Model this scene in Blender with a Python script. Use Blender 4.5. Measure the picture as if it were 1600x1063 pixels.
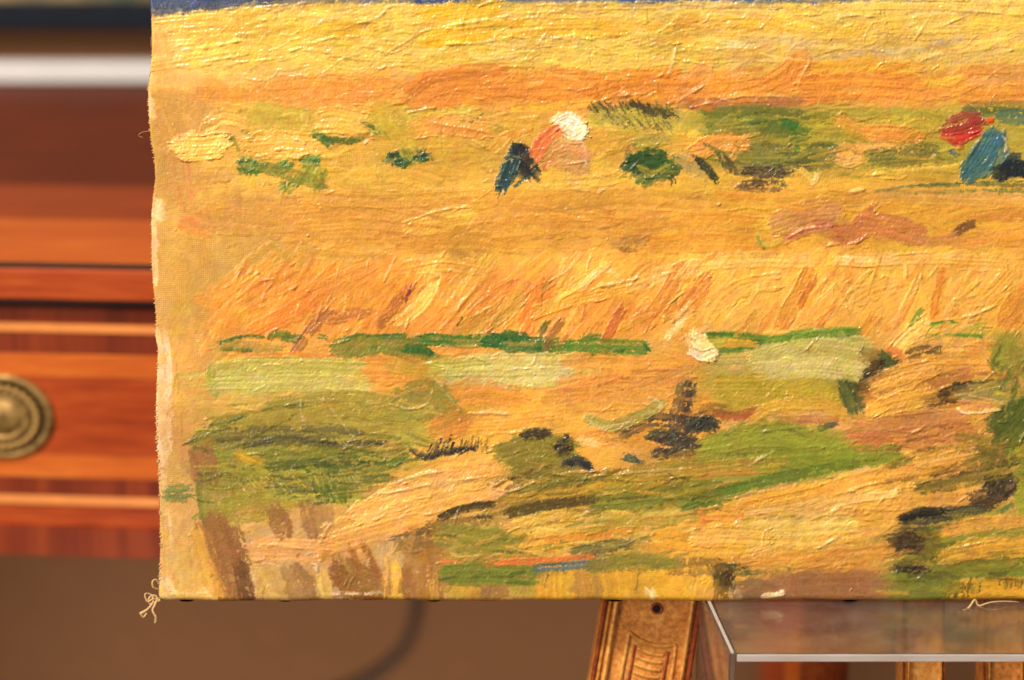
import bpy, bmesh, math, random
import numpy as np
from mathutils import Vector

for o in list(bpy.data.objects):
    bpy.data.objects.remove(o)
scene = bpy.context.scene
COL = scene.collection
rng = np.random.default_rng(7)
random.seed(7)

# ------------------------------------------------------------------ camera
FPX = 85.0 / 36.0 * 1600.0            # focal length in photograph pixels
PITCH = math.radians(16.0)
LEAN = math.radians(10.0)             # backward lean of the canvas on the easel
DIST = 1.06
CAM = np.array([0.0, 0.0, 1.25])
FW = np.array([0.0, math.cos(PITCH), -math.sin(PITCH)])
UP = np.array([0.0, math.sin(PITCH), math.cos(PITCH)])
cam_data = bpy.data.cameras.new('camera')
cam_data.lens = 85.0
cam_data.sensor_width = 36.0
cam_data.clip_start = 0.02
cam_data.clip_end = 50.0
cam_data.dof.use_dof = True
cam_data.dof.focus_distance = 1.055
cam_data.dof.aperture_fstop = 4.3
cam_data.dof.aperture_blades = 9
cam = bpy.data.objects.new('camera', cam_data)
cam.location = CAM
cam.rotation_euler = (math.pi / 2 - PITCH, 0, 0)
COL.objects.link(cam)
scene.camera = cam

# ------------------------------------------------------------------ world and lamps
world = bpy.data.worlds.new('World')
scene.world = world
world.use_nodes = True
bgn = world.node_tree.nodes['Background']
bgn.inputs['Color'].default_value = (1.0, 0.90, 0.78, 1)
bgn.inputs['Strength'].default_value = 0.30

def lamp(name, loc, target, size, energy, color):
    d = bpy.data.lights.new(name, 'AREA')
    d.shape = 'DISK'
    d.size = size
    d.energy = energy
    d.color = color
    o = bpy.data.objects.new(name, d)
    o.location = loc
    v = Vector(target) - Vector(loc)
    o.rotation_euler = v.to_track_quat('-Z', 'Y').to_euler()
    COL.objects.link(o)
    return o
lamp('key_lamp', (-0.60, 0.06, 2.62), (0.05, 1.05, 0.95), 0.30, 40.5, (1.0, 0.94, 0.86))
lamp('added_front_fill', (-1.5, -0.7, 1.55), (0.0, 1.2, 0.85), 0.7, 28.0, (1.0, 0.92, 0.82))  # added fill from the front for easel, riser and sideboard
sd = bpy.data.lights.new('wall_fill_spot', 'SPOT')       # added fill spot, brightens the wall under the sideboard
sd.energy = 180.0; sd.spot_size = math.radians(22); sd.spot_blend = 0.5; sd.shadow_soft_size = 0.12; sd.color = (1.0, 0.93, 0.84)
so = bpy.data.objects.new('wall_fill_spot', sd); so.location = (-0.55, -0.9, 0.12)
so.rotation_euler = (Vector((0.0, 1.86, 0.40)) - Vector(so.location)).to_track_quat('-Z', 'Y').to_euler()
COL.objects.link(so)

scene.view_settings.view_transform = 'Standard'
scene.view_settings.look = 'None'
scene.view_settings.exposure = 0.0
scene.view_settings.gamma = 1.0
scene.view_settings.use_curve_mapping = False

# ------------------------------------------------------------------ pixel to place
def rays(u, v):
    u = np.asarray(u, float); v = np.asarray(v, float)
    a = (u - 800.0) / FPX; b = -(v - 531.5) / FPX
    return np.stack([a, FW[1] + b * UP[1], FW[2] + b * UP[2]], -1)

def on_plane(u, v, p, n):
    d = rays(u, v)
    t = np.dot(np.asarray(p) - CAM, n) / (d @ np.asarray(n))
    return CAM + d * t[..., None]

P0 = CAM + DIST * FW
CN = np.array([0.0, -math.cos(LEAN), math.sin(LEAN)])     # canvas normal, toward the viewer
CU = np.array([0.0, math.sin(LEAN), math.cos(LEAN)])      # canvas up

def s2l(c):
    c = np.asarray(c, np.float32)
    return np.where(c <= 0.04045, c / 12.92, ((c + 0.055) / 1.055) ** 2.4)

def rgb(r, g, b):
    l = s2l(np.array([r, g, b]) / 255.0)
    return (float(l[0]), float(l[1]), float(l[2]), 1.0)

# ------------------------------------------------------------------ object helpers
def link(name, mesh, mat=None, parent=None):
    o = bpy.data.objects.new(name, mesh)
    if mat is not None and mesh is not None and not mesh.materials:
        mesh.materials.append(mat)
    COL.objects.link(o)
    if parent is not None:
        o.parent = parent
    return o

def thing(name, label, cat, loc=(0, 0, 0), rotz=0.0, group=None):
    o = bpy.data.objects.new(name, None)
    o.empty_display_size = 0.05
    o.location = loc
    o.rotation_euler = (0, 0, rotz)
    COL.objects.link(o)
    o['label'] = label; o['category'] = cat
    if group: o['group'] = group
    return o

def bm_mesh(name, bm, smooth=False):
    me = bpy.data.meshes.new(name)
    bm.normal_update()
    bm.to_mesh(me); bm.free()
    if smooth:
        for p in me.polygons: p.use_smooth = True
    return me

def box_bm(x0, x1, y0, y1, z0, z1, bev=0.0, seg=2):
    bm = bmesh.new()
    bmesh.ops.create_cube(bm, size=1.0)
    for v in bm.verts:
        v.co = Vector(((x0 + x1) / 2 + v.co.x * (x1 - x0), (y0 + y1) / 2 + v.co.y * (y1 - y0), (z0 + z1) / 2 + v.co.z * (z1 - z0)))
    if bev > 0:
        bmesh.ops.bevel(bm, geom=list(bm.edges), offset=bev, segments=seg, affect='EDGES', profile=0.5)
    return bm

def box(name, mat, parent, x0, x1, y0, y1, z0, z1, bev=0.0):
    return link(name, bm_mesh(name, box_bm(x0, x1, y0, y1, z0, z1, bev)), mat, parent)

def tube_mesh(name, pts, radii, sides=8, sub=6):
    """a smooth tube through the points"""
    pts = [np.array(p, float) for p in pts]
    P = [2 * pts[0] - pts[1]] + pts + [2 * pts[-1] - pts[-2]]
    if not hasattr(radii, '__len__'): radii = [radii] * len(pts)
    path = []; rad = []
    for i in range(1, len(P) - 2):
        for k in range(sub):
            t = k / sub
            a, b, c, d = P[i - 1], P[i], P[i + 1], P[i + 2]
            path.append(0.5 * (2 * b + (c - a) * t + (2 * a - 5 * b + 4 * c - d) * t * t + (3 * b - a - 3 * c + d) * t ** 3))
            rad.append(radii[i - 1] * (1 - t) + radii[i] * t)
    path.append(pts[-1]); rad.append(radii[-1])
    verts = []; faces = []
    n = len(path)
    for i in range(n):
        tg = path[min(i + 1, n - 1)] - path[max(i - 1, 0)]
        tg /= np.linalg.norm(tg) + 1e-12
        ref = np.array([0, 1, 0.2]) if abs(tg[1]) < 0.8 else np.array([1, 0, 0.1])
        e1 = np.cross(tg, ref); e1 /= np.linalg.norm(e1)
        e2 = np.cross(tg, e1)
        for k in range(sides):
            a = 2 * math.pi * k / sides
            verts.append(path[i] + rad[i] * (math.cos(a) * e1 + math.sin(a) * e2))
    for i in range(n - 1):
        for k in range(sides):
            k2 = (k + 1) % sides
            faces.append((i * sides + k, i * sides + k2, (i + 1) * sides + k2, (i + 1) * sides + k))
    faces.append(tuple(range(sides - 1, -1, -1)))
    faces.append(tuple((n - 1) * sides + k for k in range(sides)))
    me = bpy.data.meshes.new(name)
    me.from_pydata([tuple(v) for v in verts], [], faces)
    for p in me.polygons: p.use_smooth = True
    return me

# ------------------------------------------------------------------ materials
class NT:
    def __init__(self, name):
        self.m = bpy.data.materials.new(name)
        self.m.use_nodes = True
        self.t = self.m.node_tree
        self.b = self.t.nodes['Principled BSDF']
    def n(self, typ, **kw):
        nd = self.t.nodes.new(typ)
        for k, v in kw.items(): setattr(nd, k, v)
        return nd
    def l(self, a, b): self.t.links.new(a, b)
    def math(self, op, a, b=None, c=None):
        nd = self.n('ShaderNodeMath', operation=op)
        for i, x in enumerate((a, b, c)):
            if x is None: continue
            if isinstance(x, (int, float)): nd.inputs[i].default_value = x
            else: self.l(x, nd.inputs[i])
        return nd.outputs[0]
    def coords(self, scale=(1, 1, 1), kind='Object'):
        tc = self.n('ShaderNodeTexCoord'); mp = self.n('ShaderNodeMapping')
        mp.inputs['Scale'].default_value = scale
        self.l(tc.outputs[kind], mp.inputs['Vector'])
        return mp.outputs['Vector']
    def noise(self, vec, scale, detail=4.0, rough=0.55, dist=0.0):
        nd = self.n('ShaderNodeTexNoise')
        nd.inputs['Scale'].default_value = scale; nd.inputs['Detail'].default_value = detail
        nd.inputs['Roughness'].default_value = rough; nd.inputs['Distortion'].default_value = dist
        self.l(vec, nd.inputs['Vector'])
        return nd.outputs['Fac']
    def ramp(self, fac, stops):
        r = self.n('ShaderNodeValToRGB')
        el = r.color_ramp.elements
        while len(el) < len(stops): el.new(0.5)
        for e, (p, c) in zip(el, stops):
            e.position = p; e.color = c
        self.l(fac, r.inputs['Fac'])
        return r.outputs['Color']
    def bump(self, h, strength=0.3, dist=0.001, normal=None):
        b = self.n('ShaderNodeBump')
        b.inputs['Strength'].default_value = strength; b.inputs['Distance'].default_value = dist
        self.l(h, b.inputs['Height'])
        if normal is not None: self.l(normal, b.inputs['Normal'])
        return b.outputs['Normal']

def wood(name, dark, mid, light, grain=(3, 60, 60), rough=0.3, coat=0.3, scale=6.0):
    rough = max(rough, 0.45); coat *= 0.12
    t = NT(name)
    v = t.coords(grain)
    n1 = t.noise(v, scale, 6, 0.6, 0.6)
    n2 = t.noise(t.coords((1, 1, 1)), 9.0, 3)
    f = t.math('ADD', t.math('MULTIPLY', n1, 0.75), t.math('MULTIPLY', n2, 0.25))
    c = t.ramp(f, [(0.30, dark), (0.5, mid), (0.68, light)])
    t.l(c, t.b.inputs['Base Color'])
    t.b.inputs['Roughness'].default_value = rough
    t.b.inputs['Coat Weight'].default_value = coat
    t.b.inputs['Specular IOR Level'].default_value = 0.28
    t.b.inputs['Coat Roughness'].default_value = 0.15
    t.l(t.bump(n1, 0.12, 0.0006), t.b.inputs['Normal'])
    return t.m

def plain(name, col, rough=0.5, metal=0.0, nscale=40.0, var=0.18, bump=0.1):
    t = NT(name)
    n1 = t.noise(t.coords(), nscale, 5)
    lo = tuple(c * (1 - var) for c in col[:3]) + (1,); hi = tuple(min(1, c * (1 + var)) for c in col[:3]) + (1,)
    t.l(t.ramp(n1, [(0.3, lo), (0.7, hi)]), t.b.inputs['Base Color'])
    t.b.inputs['Roughness'].default_value = rough
    t.b.inputs['Metallic'].default_value = metal
    if bump: t.l(t.bump(n1, bump, 0.0006), t.b.inputs['Normal'])
    return t.m

def paint_material():
    """oil paint: pigment colour per vertex, woven linen under thin paint"""
    t = NT('oil_paint_on_linen')
    at = t.n('ShaderNodeAttribute', attribute_name='paint')
    tc = t.n('ShaderNodeTexCoord')
    sep = t.n('ShaderNodeSeparateXYZ'); t.l(tc.outputs['Object'], sep.inputs[0])
    warp = t.noise(tc.outputs['Object'], 90.0, 1)
    wz = t.math('MULTIPLY', t.math('SUBTRACT', warp, 0.5), 0.0030)
    k = math.pi / 0.00088
    wx = t.math('ABSOLUTE', t.math('SINE', t.math('MULTIPLY', t.math('ADD', sep.outputs[0], wz), k)))
    wy = t.math('ABSOLUTE', t.math('SINE', t.math('MULTIPLY', t.math('ADD', sep.outputs[2], wz), k)))
    weave = t.math('MULTIPLY', wx, wy)
    thin = at.outputs['Alpha']
    h = t.math('MULTIPLY', weave, t.math('MULTIPLY_ADD', thin, 0.6, 0.05))
    t.l(t.bump(h, 0.5, 0.00014), t.b.inputs['Normal'])
    # colour is darker in the hollows of the linen
    mix = t.n('ShaderNodeMix', data_type='RGBA', blend_type='MULTIPLY')
    g = t.math('MULTIPLY_ADD', weave, 0.30, 0.84)
    comb = t.n('ShaderNodeCombineColor')
    for i in range(3): t.l(g, comb.inputs[i])
    t.l(t.math('MULTIPLY_ADD', thin, 0.6, 0.03), mix.inputs[0])
    t.l(at.outputs['Color'], mix.inputs[6]); t.l(comb.outputs[0], mix.inputs[7])
    t.l(mix.outputs[2], t.b.inputs['Base Color'])
    t.b.inputs['Roughness'].default_value = 0.36
    rg = t.math('MULTIPLY_ADD', thin, 0.25, 0.25)
    t.l(rg, t.b.inputs['Roughness'])
    t.b.inputs['Specular IOR Level'].default_value = 0.42
    return t.m

# ------------------------------------------------------------------ setting: wall and floor
wall_mat = plain('brown_wall_paint', (0.195, 0.080, 0.028, 1), 0.9, 0.0, 60.0, 0.05, 0.05)
WALL_Y = 1.86
wl = box('wall', wall_mat, None, -2.5, 2.5, WALL_Y, WALL_Y + 0.1, 0.0, 2.6)
wl['kind'] = 'structure'
floor_mat = wood('floor_wood', (0.05, 0.02, 0.01, 1), (0.09, 0.04, 0.018, 1), (0.13, 0.06, 0.03, 1))
fl = box('floor', floor_mat, None, -2.5, 2.5, -1.2, WALL_Y - 0.001, -0.05, 0.0)
fl['kind'] = 'structure'

# ==================================================================
#  THE PAINTING: brush strokes are laid into a height field of paint
# ==================================================================
G = 1.25
X0, X1, Y0, Y1 = 240.0, 1890.0, -320.0, 945.0
NX = int((X1 - X0) / G) + 1
NY = int((Y1 - Y0) / G) + 1
gx = (X0 + np.arange(NX) * G).astype(np.float32)
gy = (Y0 + np.arange(NY) * G).astype(np.float32)
XX, YY = np.meshgrid(gx, gy)

TS = 1024
def gnoise(sa, sb, seed):
    r = np.random.default_rng(seed).standard_normal((TS, TS))
    fa = np.fft.fftfreq(TS)[:, None]; fb = np.fft.fftfreq(TS)[None, :]
    k = np.exp(-2 * (np.pi ** 2) * ((fa * sa) ** 2 + (fb * sb) ** 2))
    o = np.real(np.fft.ifft2(np.fft.fft2(r) * k))
    return (o / o.std()).astype(np.float32)
BR = gnoise(34, 0.75, 1)      # bristle streaks, long along axis 0
BW = gnoise(50, 2.6, 2)       # broader streaks
NF = gnoise(0.8, 0.8, 3)
NM = gnoise(3.5, 3.5, 4)
NS = gnoise(1.5, 1.3, 9)
NL = gnoise(22, 22, 5)
def tile(a, i, j):
    return a[np.asarray(i, np.int64) % TS, np.asarray(j, np.int64) % TS]

def tile_s(a, i, j):
    i0 = np.asarray(i).astype(np.int64) % TS
    jf = np.floor(j); f = (j - jf).astype(np.float32); j0 = jf.astype(np.int64)
    return a[i0, j0 % TS] * (1 - f) + a[i0, (j0 + 1) % TS] * f

def full(a, sc=1.0):
    iy = (np.arange(NY) * sc).astype(int) % TS; ix = (np.arange(NX) * sc).astype(int) % TS
    return a[np.ix_(iy, ix)]
WEAVE = (np.abs(np.sin(math.pi * XX / 3.1 + 0.6 * full(NL))) * np.abs(np.sin(math.pi * YY / 3.1 + 0.6 * full(NL)))).astype(np.float32)
WEAVE = WEAVE * 2 - 0.8 + 0.35 * full(NF)

def hx(s):
    return np.array([int(s[0:2], 16), int(s[2:4], 16), int(s[4:6], 16)], np.float32) / 255.0

# ---- underpainting: large areas (colours as pigment), each a polygon
BASE = """
dca85a 240,-400 1900,-400 1900,950 240,950
2f4a8c 240,-400 1900,-400 1900,0 770,2 430,4 240,14
e8c25a 256,18 480,10 780,4 1900,-4 1900,112 240,112
e6b464 240,30 300,30 306,130 240,130
f2ca60 1040,0 1900,-20 1900,56 1040,48
d8b468 1130,62 1560,58 1560,96 1130,98
e4a046 300,130 480,126 620,118 640,165 320,168
d98a38 632,168 640,128 672,108 790,102 795,165
e08e36 760,114 1050,110 1055,160 900,160 760,162
ea9a3c 1040,112 1200,116 1250,82 1300,95 1440,112 1445,158 1040,158
e2a048 1440,112 1520,100 1900,100 1900,165 1440,160
d2a440 240,168 1240,165 1240,270 240,270
cdaf42 390,170 790,165 790,205 390,210
b4a03c 1100,168 1900,162 1900,275 1100,270
c0a83c 1240,168 1480,165 1480,240 1240,220
d09a48 245,140 320,150 390,210 330,300 245,300
ecb848 380,262 800,258 1360,268 1900,272 1900,300 380,305
dca040 330,302 1900,300 1900,398 330,400
e2a83c 1050,310 1900,300 1900,398 1050,398
d2a048 250,300 500,300 480,400 400,440 330,520 250,540
f4b44c 600,396 1900,392 1900,530 600,500
f6ba50 1060,396 1900,392 1900,470 1060,480
eea03e 330,450 420,420 600,405 1060,470 1060,530 330,535
d8a050 250,520 335,520 335,620 300,720 250,720
e2a040 330,545 1110,545 1110,700 700,700 700,620 330,620
eab04a 720,640 960,640 960,730 600,800 640,720
d4a850 300,615 420,610 420,640 300,660
a4923a 300,690 380,645 560,622 700,640 690,680 630,720 600,790 360,790 330,720
98883a 420,700 610,690 600,785 420,790
eab058 500,830 600,770 700,720 790,720 790,800 620,860 400,880 420,850
a08a3a 780,690 880,680 905,740 780,760
c89840 790,735 1110,700 1230,720 1100,800 790,800
9c9040 930,770 1120,740 1230,730 1120,800 930,800
dcb04a 800,800 1090,795 1090,860 800,870
a69438 690,820 800,820 830,880 830,920 690,920
e4ac3e 830,890 1150,860 1150,950 830,950
c0b45a 330,562 570,562 570,616 330,616
cdc06e 680,556 892,556 892,606 680,606
bcae5c 1110,530 1350,525 1350,592 1110,595
b8a034 1115,590 1350,590 1340,640 1115,640
9a9834 1100,690 1200,672 1330,700 1400,720 1200,745 1100,740
c88a48 1330,650 1510,640 1510,705 1330,705
e0a446 1360,560 1560,560 1560,640 1360,640
e4a848 1380,700 1530,695 1500,800 1380,800
b0963a 1550,520 1900,520 1900,720 1550,720
e8b048 1085,790 1420,740 1420,890 1085,890
dc9e46 1150,850 1400,845 1400,900 1150,905
a07246 1160,905 1380,892 1380,950 1160,950
8a8030 1395,830 1480,820 1480,950 1395,950
a08c38 1480,800 1900,800 1900,900 1480,905
d8a638 1480,905 1900,900 1900,950 1480,950
d0a05c 245,720 320,720 330,950 245,950
c8a068 330,820 700,820 700,950 330,950
d8ac5c 245,850 330,850 330,950 245,950
"""
Q = 4
bx, by = np.meshgrid(gx[::Q], gy[::Q])
base = np.zeros(bx.shape + (3,), np.float32)
def in_poly(px, py, poly):
    r = np.zeros(px.shape, bool)
    n = len(poly)
    for i in range(n):
        xa, ya = poly[i]; xb, yb = poly[(i + 1) % n]
        if ya == yb: continue
        c = ((ya > py) != (yb > py)) & (px < (xb - xa) * (py - ya) / (yb - ya) + xa)
        r ^= c
    return r
wob = 10.0
nbx = tile(NM, np.arange(bx.shape[0])[:, None], np.arange(bx.shape[1])[None, :]) * wob * 0.5
nby = tile(NM, np.arange(bx.shape[0])[:, None] + 300, np.arange(bx.shape[1])[None, :] + 77) * wob * 0.3
for ln in BASE.strip().splitlines():
    tk = ln.split()
    poly = [tuple(float(q) for q in p.split(',')) for p in tk[1:]]
    base[in_poly(np.clip(bx + nbx, 242, 1888), np.clip(by + nby, -318, 943), poly)] = hx(tk[0])
def blur(a, s):
    fa = np.fft.fftfreq(a.shape[0])[:, None]; fb = np.fft.rfftfreq(a.shape[1])[None, :]
    k = np.exp(-2 * (np.pi ** 2) * ((fa * s) ** 2 + (fb * s) ** 2))
    return np.stack([np.fft.irfft2(np.fft.rfft2(a[..., i]) * k, s=a.shape[:2]) for i in range(3)], -1).astype(np.float32)
base = blur(np.pad(base, ((12, 12), (12, 12), (0, 0)), mode='edge'), 1.2)[12:-12, 12:-12]
iy = np.clip((np.arange(NY) / Q), 0, base.shape[0] - 1.001); ix = np.clip((np.arange(NX) / Q), 0, base.shape[1] - 1.001)
y0i = iy.astype(int); x0i = ix.astype(int); fy = (iy - y0i)[:, None, None].astype(np.float32); fx = (ix - x0i)[None, :, None].astype(np.float32)
def bil(b):
    return (b[y0i][:, x0i] * (1 - fy) * (1 - fx) + b[y0i + 1][:, x0i] * fy * (1 - fx) + b[y0i][:, x0i + 1] * (1 - fy) * fx + b[y0i + 1][:, x0i + 1] * fy * fx)
BASEF = bil(base)
C = BASEF * (1 + 0.05 * full(NL)[..., None])
H = np.zeros((NY, NX), np.float32)
T = np.full((NY, NX), 0.15, np.float32)
LAB = np.zeros((NY, NX), np.int32)
LABELS = ['paint_layer']
def lab_id(name):
    LABELS.append(name)
    return len(LABELS) - 1

def sstep(a, b, x):
    t = np.clip((x - a) / (b - a), 0, 1)
    return t * t * (3 - 2 * t)

def catmull(pts, step):
    pts = np.array(pts, np.float32)
    if len(pts) == 2:
        L = np.hypot(*(pts[1] - pts[0]))
        n = max(2, int(L / step) + 1)
        t = np.linspace(0, 1, n)[:, None]
        return pts[0] * (1 - t) + pts[1] * t
    P = np.vstack([2 * pts[0] - pts[1], pts, 2 * pts[-1] - pts[-2]])
    out = []
    for i in range(1, len(P) - 2):
        a, b, c, d = P[i - 1], P[i], P[i + 1], P[i + 2]
        n = max(2, int(np.hypot(*(c - b)) / step))
        t = np.linspace(0, 1, n, endpoint=False)[:, None]
        out.append(0.5 * (2 * b + (c - a) * t + (2 * a - 5 * b + 4 * c - d) * t * t + (3 * b - a - 3 * c + d) * t ** 3))
    out.append(pts[-1:])
    return np.vstack(out)

def stroke(pts, w, col, col2=None, h=0.8, dry=0.15, wet=0.18, lab=None, alpha=1.0, ridge=0.8, rag=6.0, taper=0.10, hold=0.0):
    step = max(2.0, min(w * 0.3, 7.0))
    p = catmull(pts, step)
    pad = w * 0.6 + rag + 3
    xa = int(max(0, (p[:, 0].min() - pad - X0) / G)); xb = int(min(NX, (p[:, 0].max() + pad - X0) / G + 1))
    ya = int(max(0, (p[:, 1].min() - pad - Y0) / G)); yb = int(min(NY, (p[:, 1].max() + pad - Y0) / G + 1))
    if xb - xa < 2 or yb - ya < 2: return
    x = XX[ya:yb, xa:xb]; y = YY[ya:yb, xa:xb]
    best = np.full(x.shape, 1e9, np.float32); bi = np.zeros(x.shape, np.int32)
    for i in range(len(p)):
        d2 = (x - p[i, 0]) ** 2 + (y - p[i, 1]) ** 2
        m = d2 < best
        best[m] = d2[m]; bi[m] = i
    tg = np.gradient(p, axis=0)
    tg /= np.hypot(tg[:, 0], tg[:, 1])[:, None] + 1e-6
    seg = np.hypot(*np.diff(p, axis=0).T)
    cs = np.concatenate([[0], np.cumsum(seg)]).astype(np.float32)
    L = cs[-1] + 1e-3
    dx = x - p[bi, 0]; dy = y - p[bi, 1]
    tx = tg[bi, 0]; ty = tg[bi, 1]
    s = cs[bi] + dx * tx + dy * ty
    d = -dx * ty + dy * tx
    o1, o2, o3 = rng.integers(0, TS, 3)
    u = np.clip(s / L, 0, 1)
    B = tile_s(BR, s / G + o1, d / G + o2)
    Bw = tile_s(BW, s / G + o2, d / G + o3)
    gyi = np.arange(ya, yb)[:, None] + o1; gxi = np.arange(xa, xb)[None, :] + o3
    nf = NF[gyi % TS, gxi % TS]; ns = NS[gyi % TS, gxi % TS]; nm = NM[gyi % TS, gxi % TS]
    prof = 1.0 - taper * (np.abs(2 * u - 1) ** 3)
    hw = 0.58 * w * prof * (1 + 0.12 * nm)
    over = np.maximum(np.maximum(-s, s - L), 0) + 0.0
    Be = tile(BR, o3 + 0 * s, d / G + o2)
    over = np.maximum(over - rag * (0.35 + 0.55 * Be + 0.2 * Bw), 0)
    q = np.sqrt(d * d + (over * 1.3) ** 2) / np.maximum(hw, 0.4)
    soft = min(0.55, 1.6 / max(w * 0.5, 1))
    cov = 1 - sstep(1 - soft, 1 + soft, q + min(0.16, 1.6 / w) * (0.5 * nf + 0.6 * nm))
    cov = cov * np.clip(0.93 + 0.10 * B + 0.06 * nf, 0, 1)
    if dry > 0:
        thr = -2.3 + 3.0 * dry * (0.55 + 0.6 * u) + 0.9 * dry * q * q
        val = 0.55 * B + 0.20 * nf + 0.75 * ns + 0.40 * WEAVE[ya:yb, xa:xb] + 0.30 * nm
        cov = cov * sstep(thr - 0.30, thr + 0.30, val)
    cov = cov * alpha
    if col2 is None: col2 = col * np.array([0.93, 0.88, 0.80], np.float32)
    k = np.clip(0.36 + 0.30 * Bw + 0.16 * B + 0.10 * nm, 0, 1)[..., None]
    cc = col * (1 - k) + col2 * k
    cc = cc * (1 + 0.05 * B[..., None])
    if wet > 0:
        kw = np.clip(wet * (1 + 0.8 * Bw + 0.4 * nm) + 0.10 * np.minimum(q, 1) ** 3, 0, 0.9)[..., None]
        cc = cc * (1 - kw) + C[ya:yb, xa:xb] * kw
    a = cov[..., None]
    C[ya:yb, xa:xb] = C[ya:yb, xa:xb] * (1 - a) + cc * a
    edge = np.exp(-((q - 0.86) / max(0.10, 2.2 / w)) ** 2) * (0.55 + 0.55 * nm)
    endr = np.exp(-((s - L - rag * 0.2) / 3.0) ** 2) * (q < 1.2)
    hs = h * (0.55 + 0.25 * B + 0.15 * Bw + 0.10 * nf + 0.20 * nm + ridge * (0.75 * edge + 0.55 * endr * (0.6 + 0.5 * nm)))
    kk = 0.72 * cov
    H[ya:yb, xa:xb] = H[ya:yb, xa:xb] * (1 - kk) + cov * hs
    T[ya:yb, xa:xb] = T[ya:yb, xa:xb] * (1 - cov) + cov * min(1.0, 0.25 + 0.75 * h)
    LAB_ = LAB[ya:yb, xa:xb]
    if lab is not None:
        LAB_[cov > 0.5] = lab
    elif hold == 0:
        LAB_[cov > 0.6] = 0

def ridge_line(pts, col, w=2.2, h=1.3, alpha=0.5):
    """a raised lip of paint pushed up by the brush"""
    p = catmull(pts, 1.5)
    pad = w * 2 + 4
    xa = int(max(0, (p[:, 0].min() - pad - X0) / G)); xb = int(min(NX, (p[:, 0].max() + pad - X0) / G + 1))
    ya = int(max(0, (p[:, 1].min() - pad - Y0) / G)); yb = int(min(NY, (p[:, 1].max() + pad - Y0) / G + 1))
    if xb - xa < 2 or yb - ya < 2: return
    x = XX[ya:yb, xa:xb]; y = YY[ya:yb, xa:xb]
    best = np.full(x.shape, 1e9, np.float32); bi = np.zeros(x.shape, np.int32)
    for i in range(len(p)):
        d2 = (x - p[i, 0]) ** 2 + (y - p[i, 1]) ** 2
        m = d2 < best; best[m] = d2[m]; bi[m] = i
    u = bi / max(1, len(p) - 1)
    o1 = int(rng.integers(0, TS))
    nm = NM[(np.arange(ya, yb)[:, None] + o1) % TS, np.arange(xa, xb)[None, :] % TS]
    ww = w * (0.45 + 0.55 * np.sin(np.pi * np.clip(u, 0.04, 0.96))) * (1 + 0.30 * nm)
    g = np.exp(-best / np.maximum(ww, 0.5) ** 2)
    H[ya:yb, xa:xb] += h * g * (0.8 + 0.35 * nm)
    if col is not None:
        a = (g * alpha)[..., None]
        C[ya:yb, xa:xb] = C[ya:yb, xa:xb] * (1 - a) + col * a

# ---- the direction the brush moved in
def flow(x, y):
    if x < 320 and y > 120: return 82
    if y < 100: return 7
    if y < 168: return 5
    if y < 300: return 2
    if y < 400: return 4
    if y < 535 and x > 340: return 48
    if y < 620: return 3
    if y > 880 and x < 1150: return 84
    if x < 700 and y < 800: return 4
    return 9

def jit(c, a=0.05):
    r = rng.normal(0, 1, 3)
    return np.clip(c * (1 + a * 0.7 * r[0]) * np.array([1 + a * 0.25 * r[1], 1 - a * 0.5 * r[1], 1 + a * 1.2 * r[2]], np.float32), 0, 1)

def fill(n, wr, lr, h, dry, ja, wet, region=None):
    for _ in range(n):
        if region: x = rng.uniform(region[0], region[2]); y = rng.uniform(region[1], region[3])
        else: x = rng.uniform(X0, X1); y = rng.uniform(-60 if rng.random() < 0.9 else Y0, Y1)
        w = rng.uniform(*wr); L = rng.uniform(*lr)
        a = math.radians(flow(x, y) + rng.normal(0, 9))
        cx, cy = math.cos(a) * L / 2, -math.sin(a) * L / 2
        bow = rng.normal(0, 0.06) * L
        px, py = -cy / (L / 2) * bow, cx / (L / 2) * bow
        thin = x < 325 and y > 100
        bc = BASEF[int(np.clip((y - Y0) / G, 0, NY - 1)), int(np.clip((x - X0) / G, 0, NX - 1))]
        hh = h * rng.uniform(0.6, 1.3)
        if thin: hh *= 0.15; L *= 0.6
        c1 = jit(bc, ja); c2 = jit(bc, ja * 1.5)
        pts = [(x - cx, y - cy), (x + px, y + py), (x + cx, y + cy)]
        if rng.random() < 0.5: pts = pts[::-1]
        stroke(pts, w, c1, c2, hh, dry * rng.uniform(0.5, 1.4), wet, ridge=0.7 if not thin else 0.1, alpha=0.55 if thin else 0.9)
fill(620, (22, 36), (60, 150), 0.30, 0.12, 0.05, 0.30)
fill(420, (12, 24), (36, 110), 0.50, 0.25, 0.05, 0.28)
# thick opaque paint of the far field and the stubble
fill(150, (9, 20), (50, 150), 1.15, 0.22, 0.07, 0.25, (300, 8, 1640, 108))
fill(60, (10, 20), (50, 120), 0.95, 0.25, 0.07, 0.25, (420, 108, 1640, 160))
fill(50, (16, 28), (40, 90), 0.55, 0.20, 0.05, 0.3, (360, 400, 1640, 520))
fill(70, (12, 22), (40, 100), 0.8, 0.25, 0.06, 0.25, (1060, 560, 1640, 890))
C = C * 0.78 + BASEF * 0.22

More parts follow.
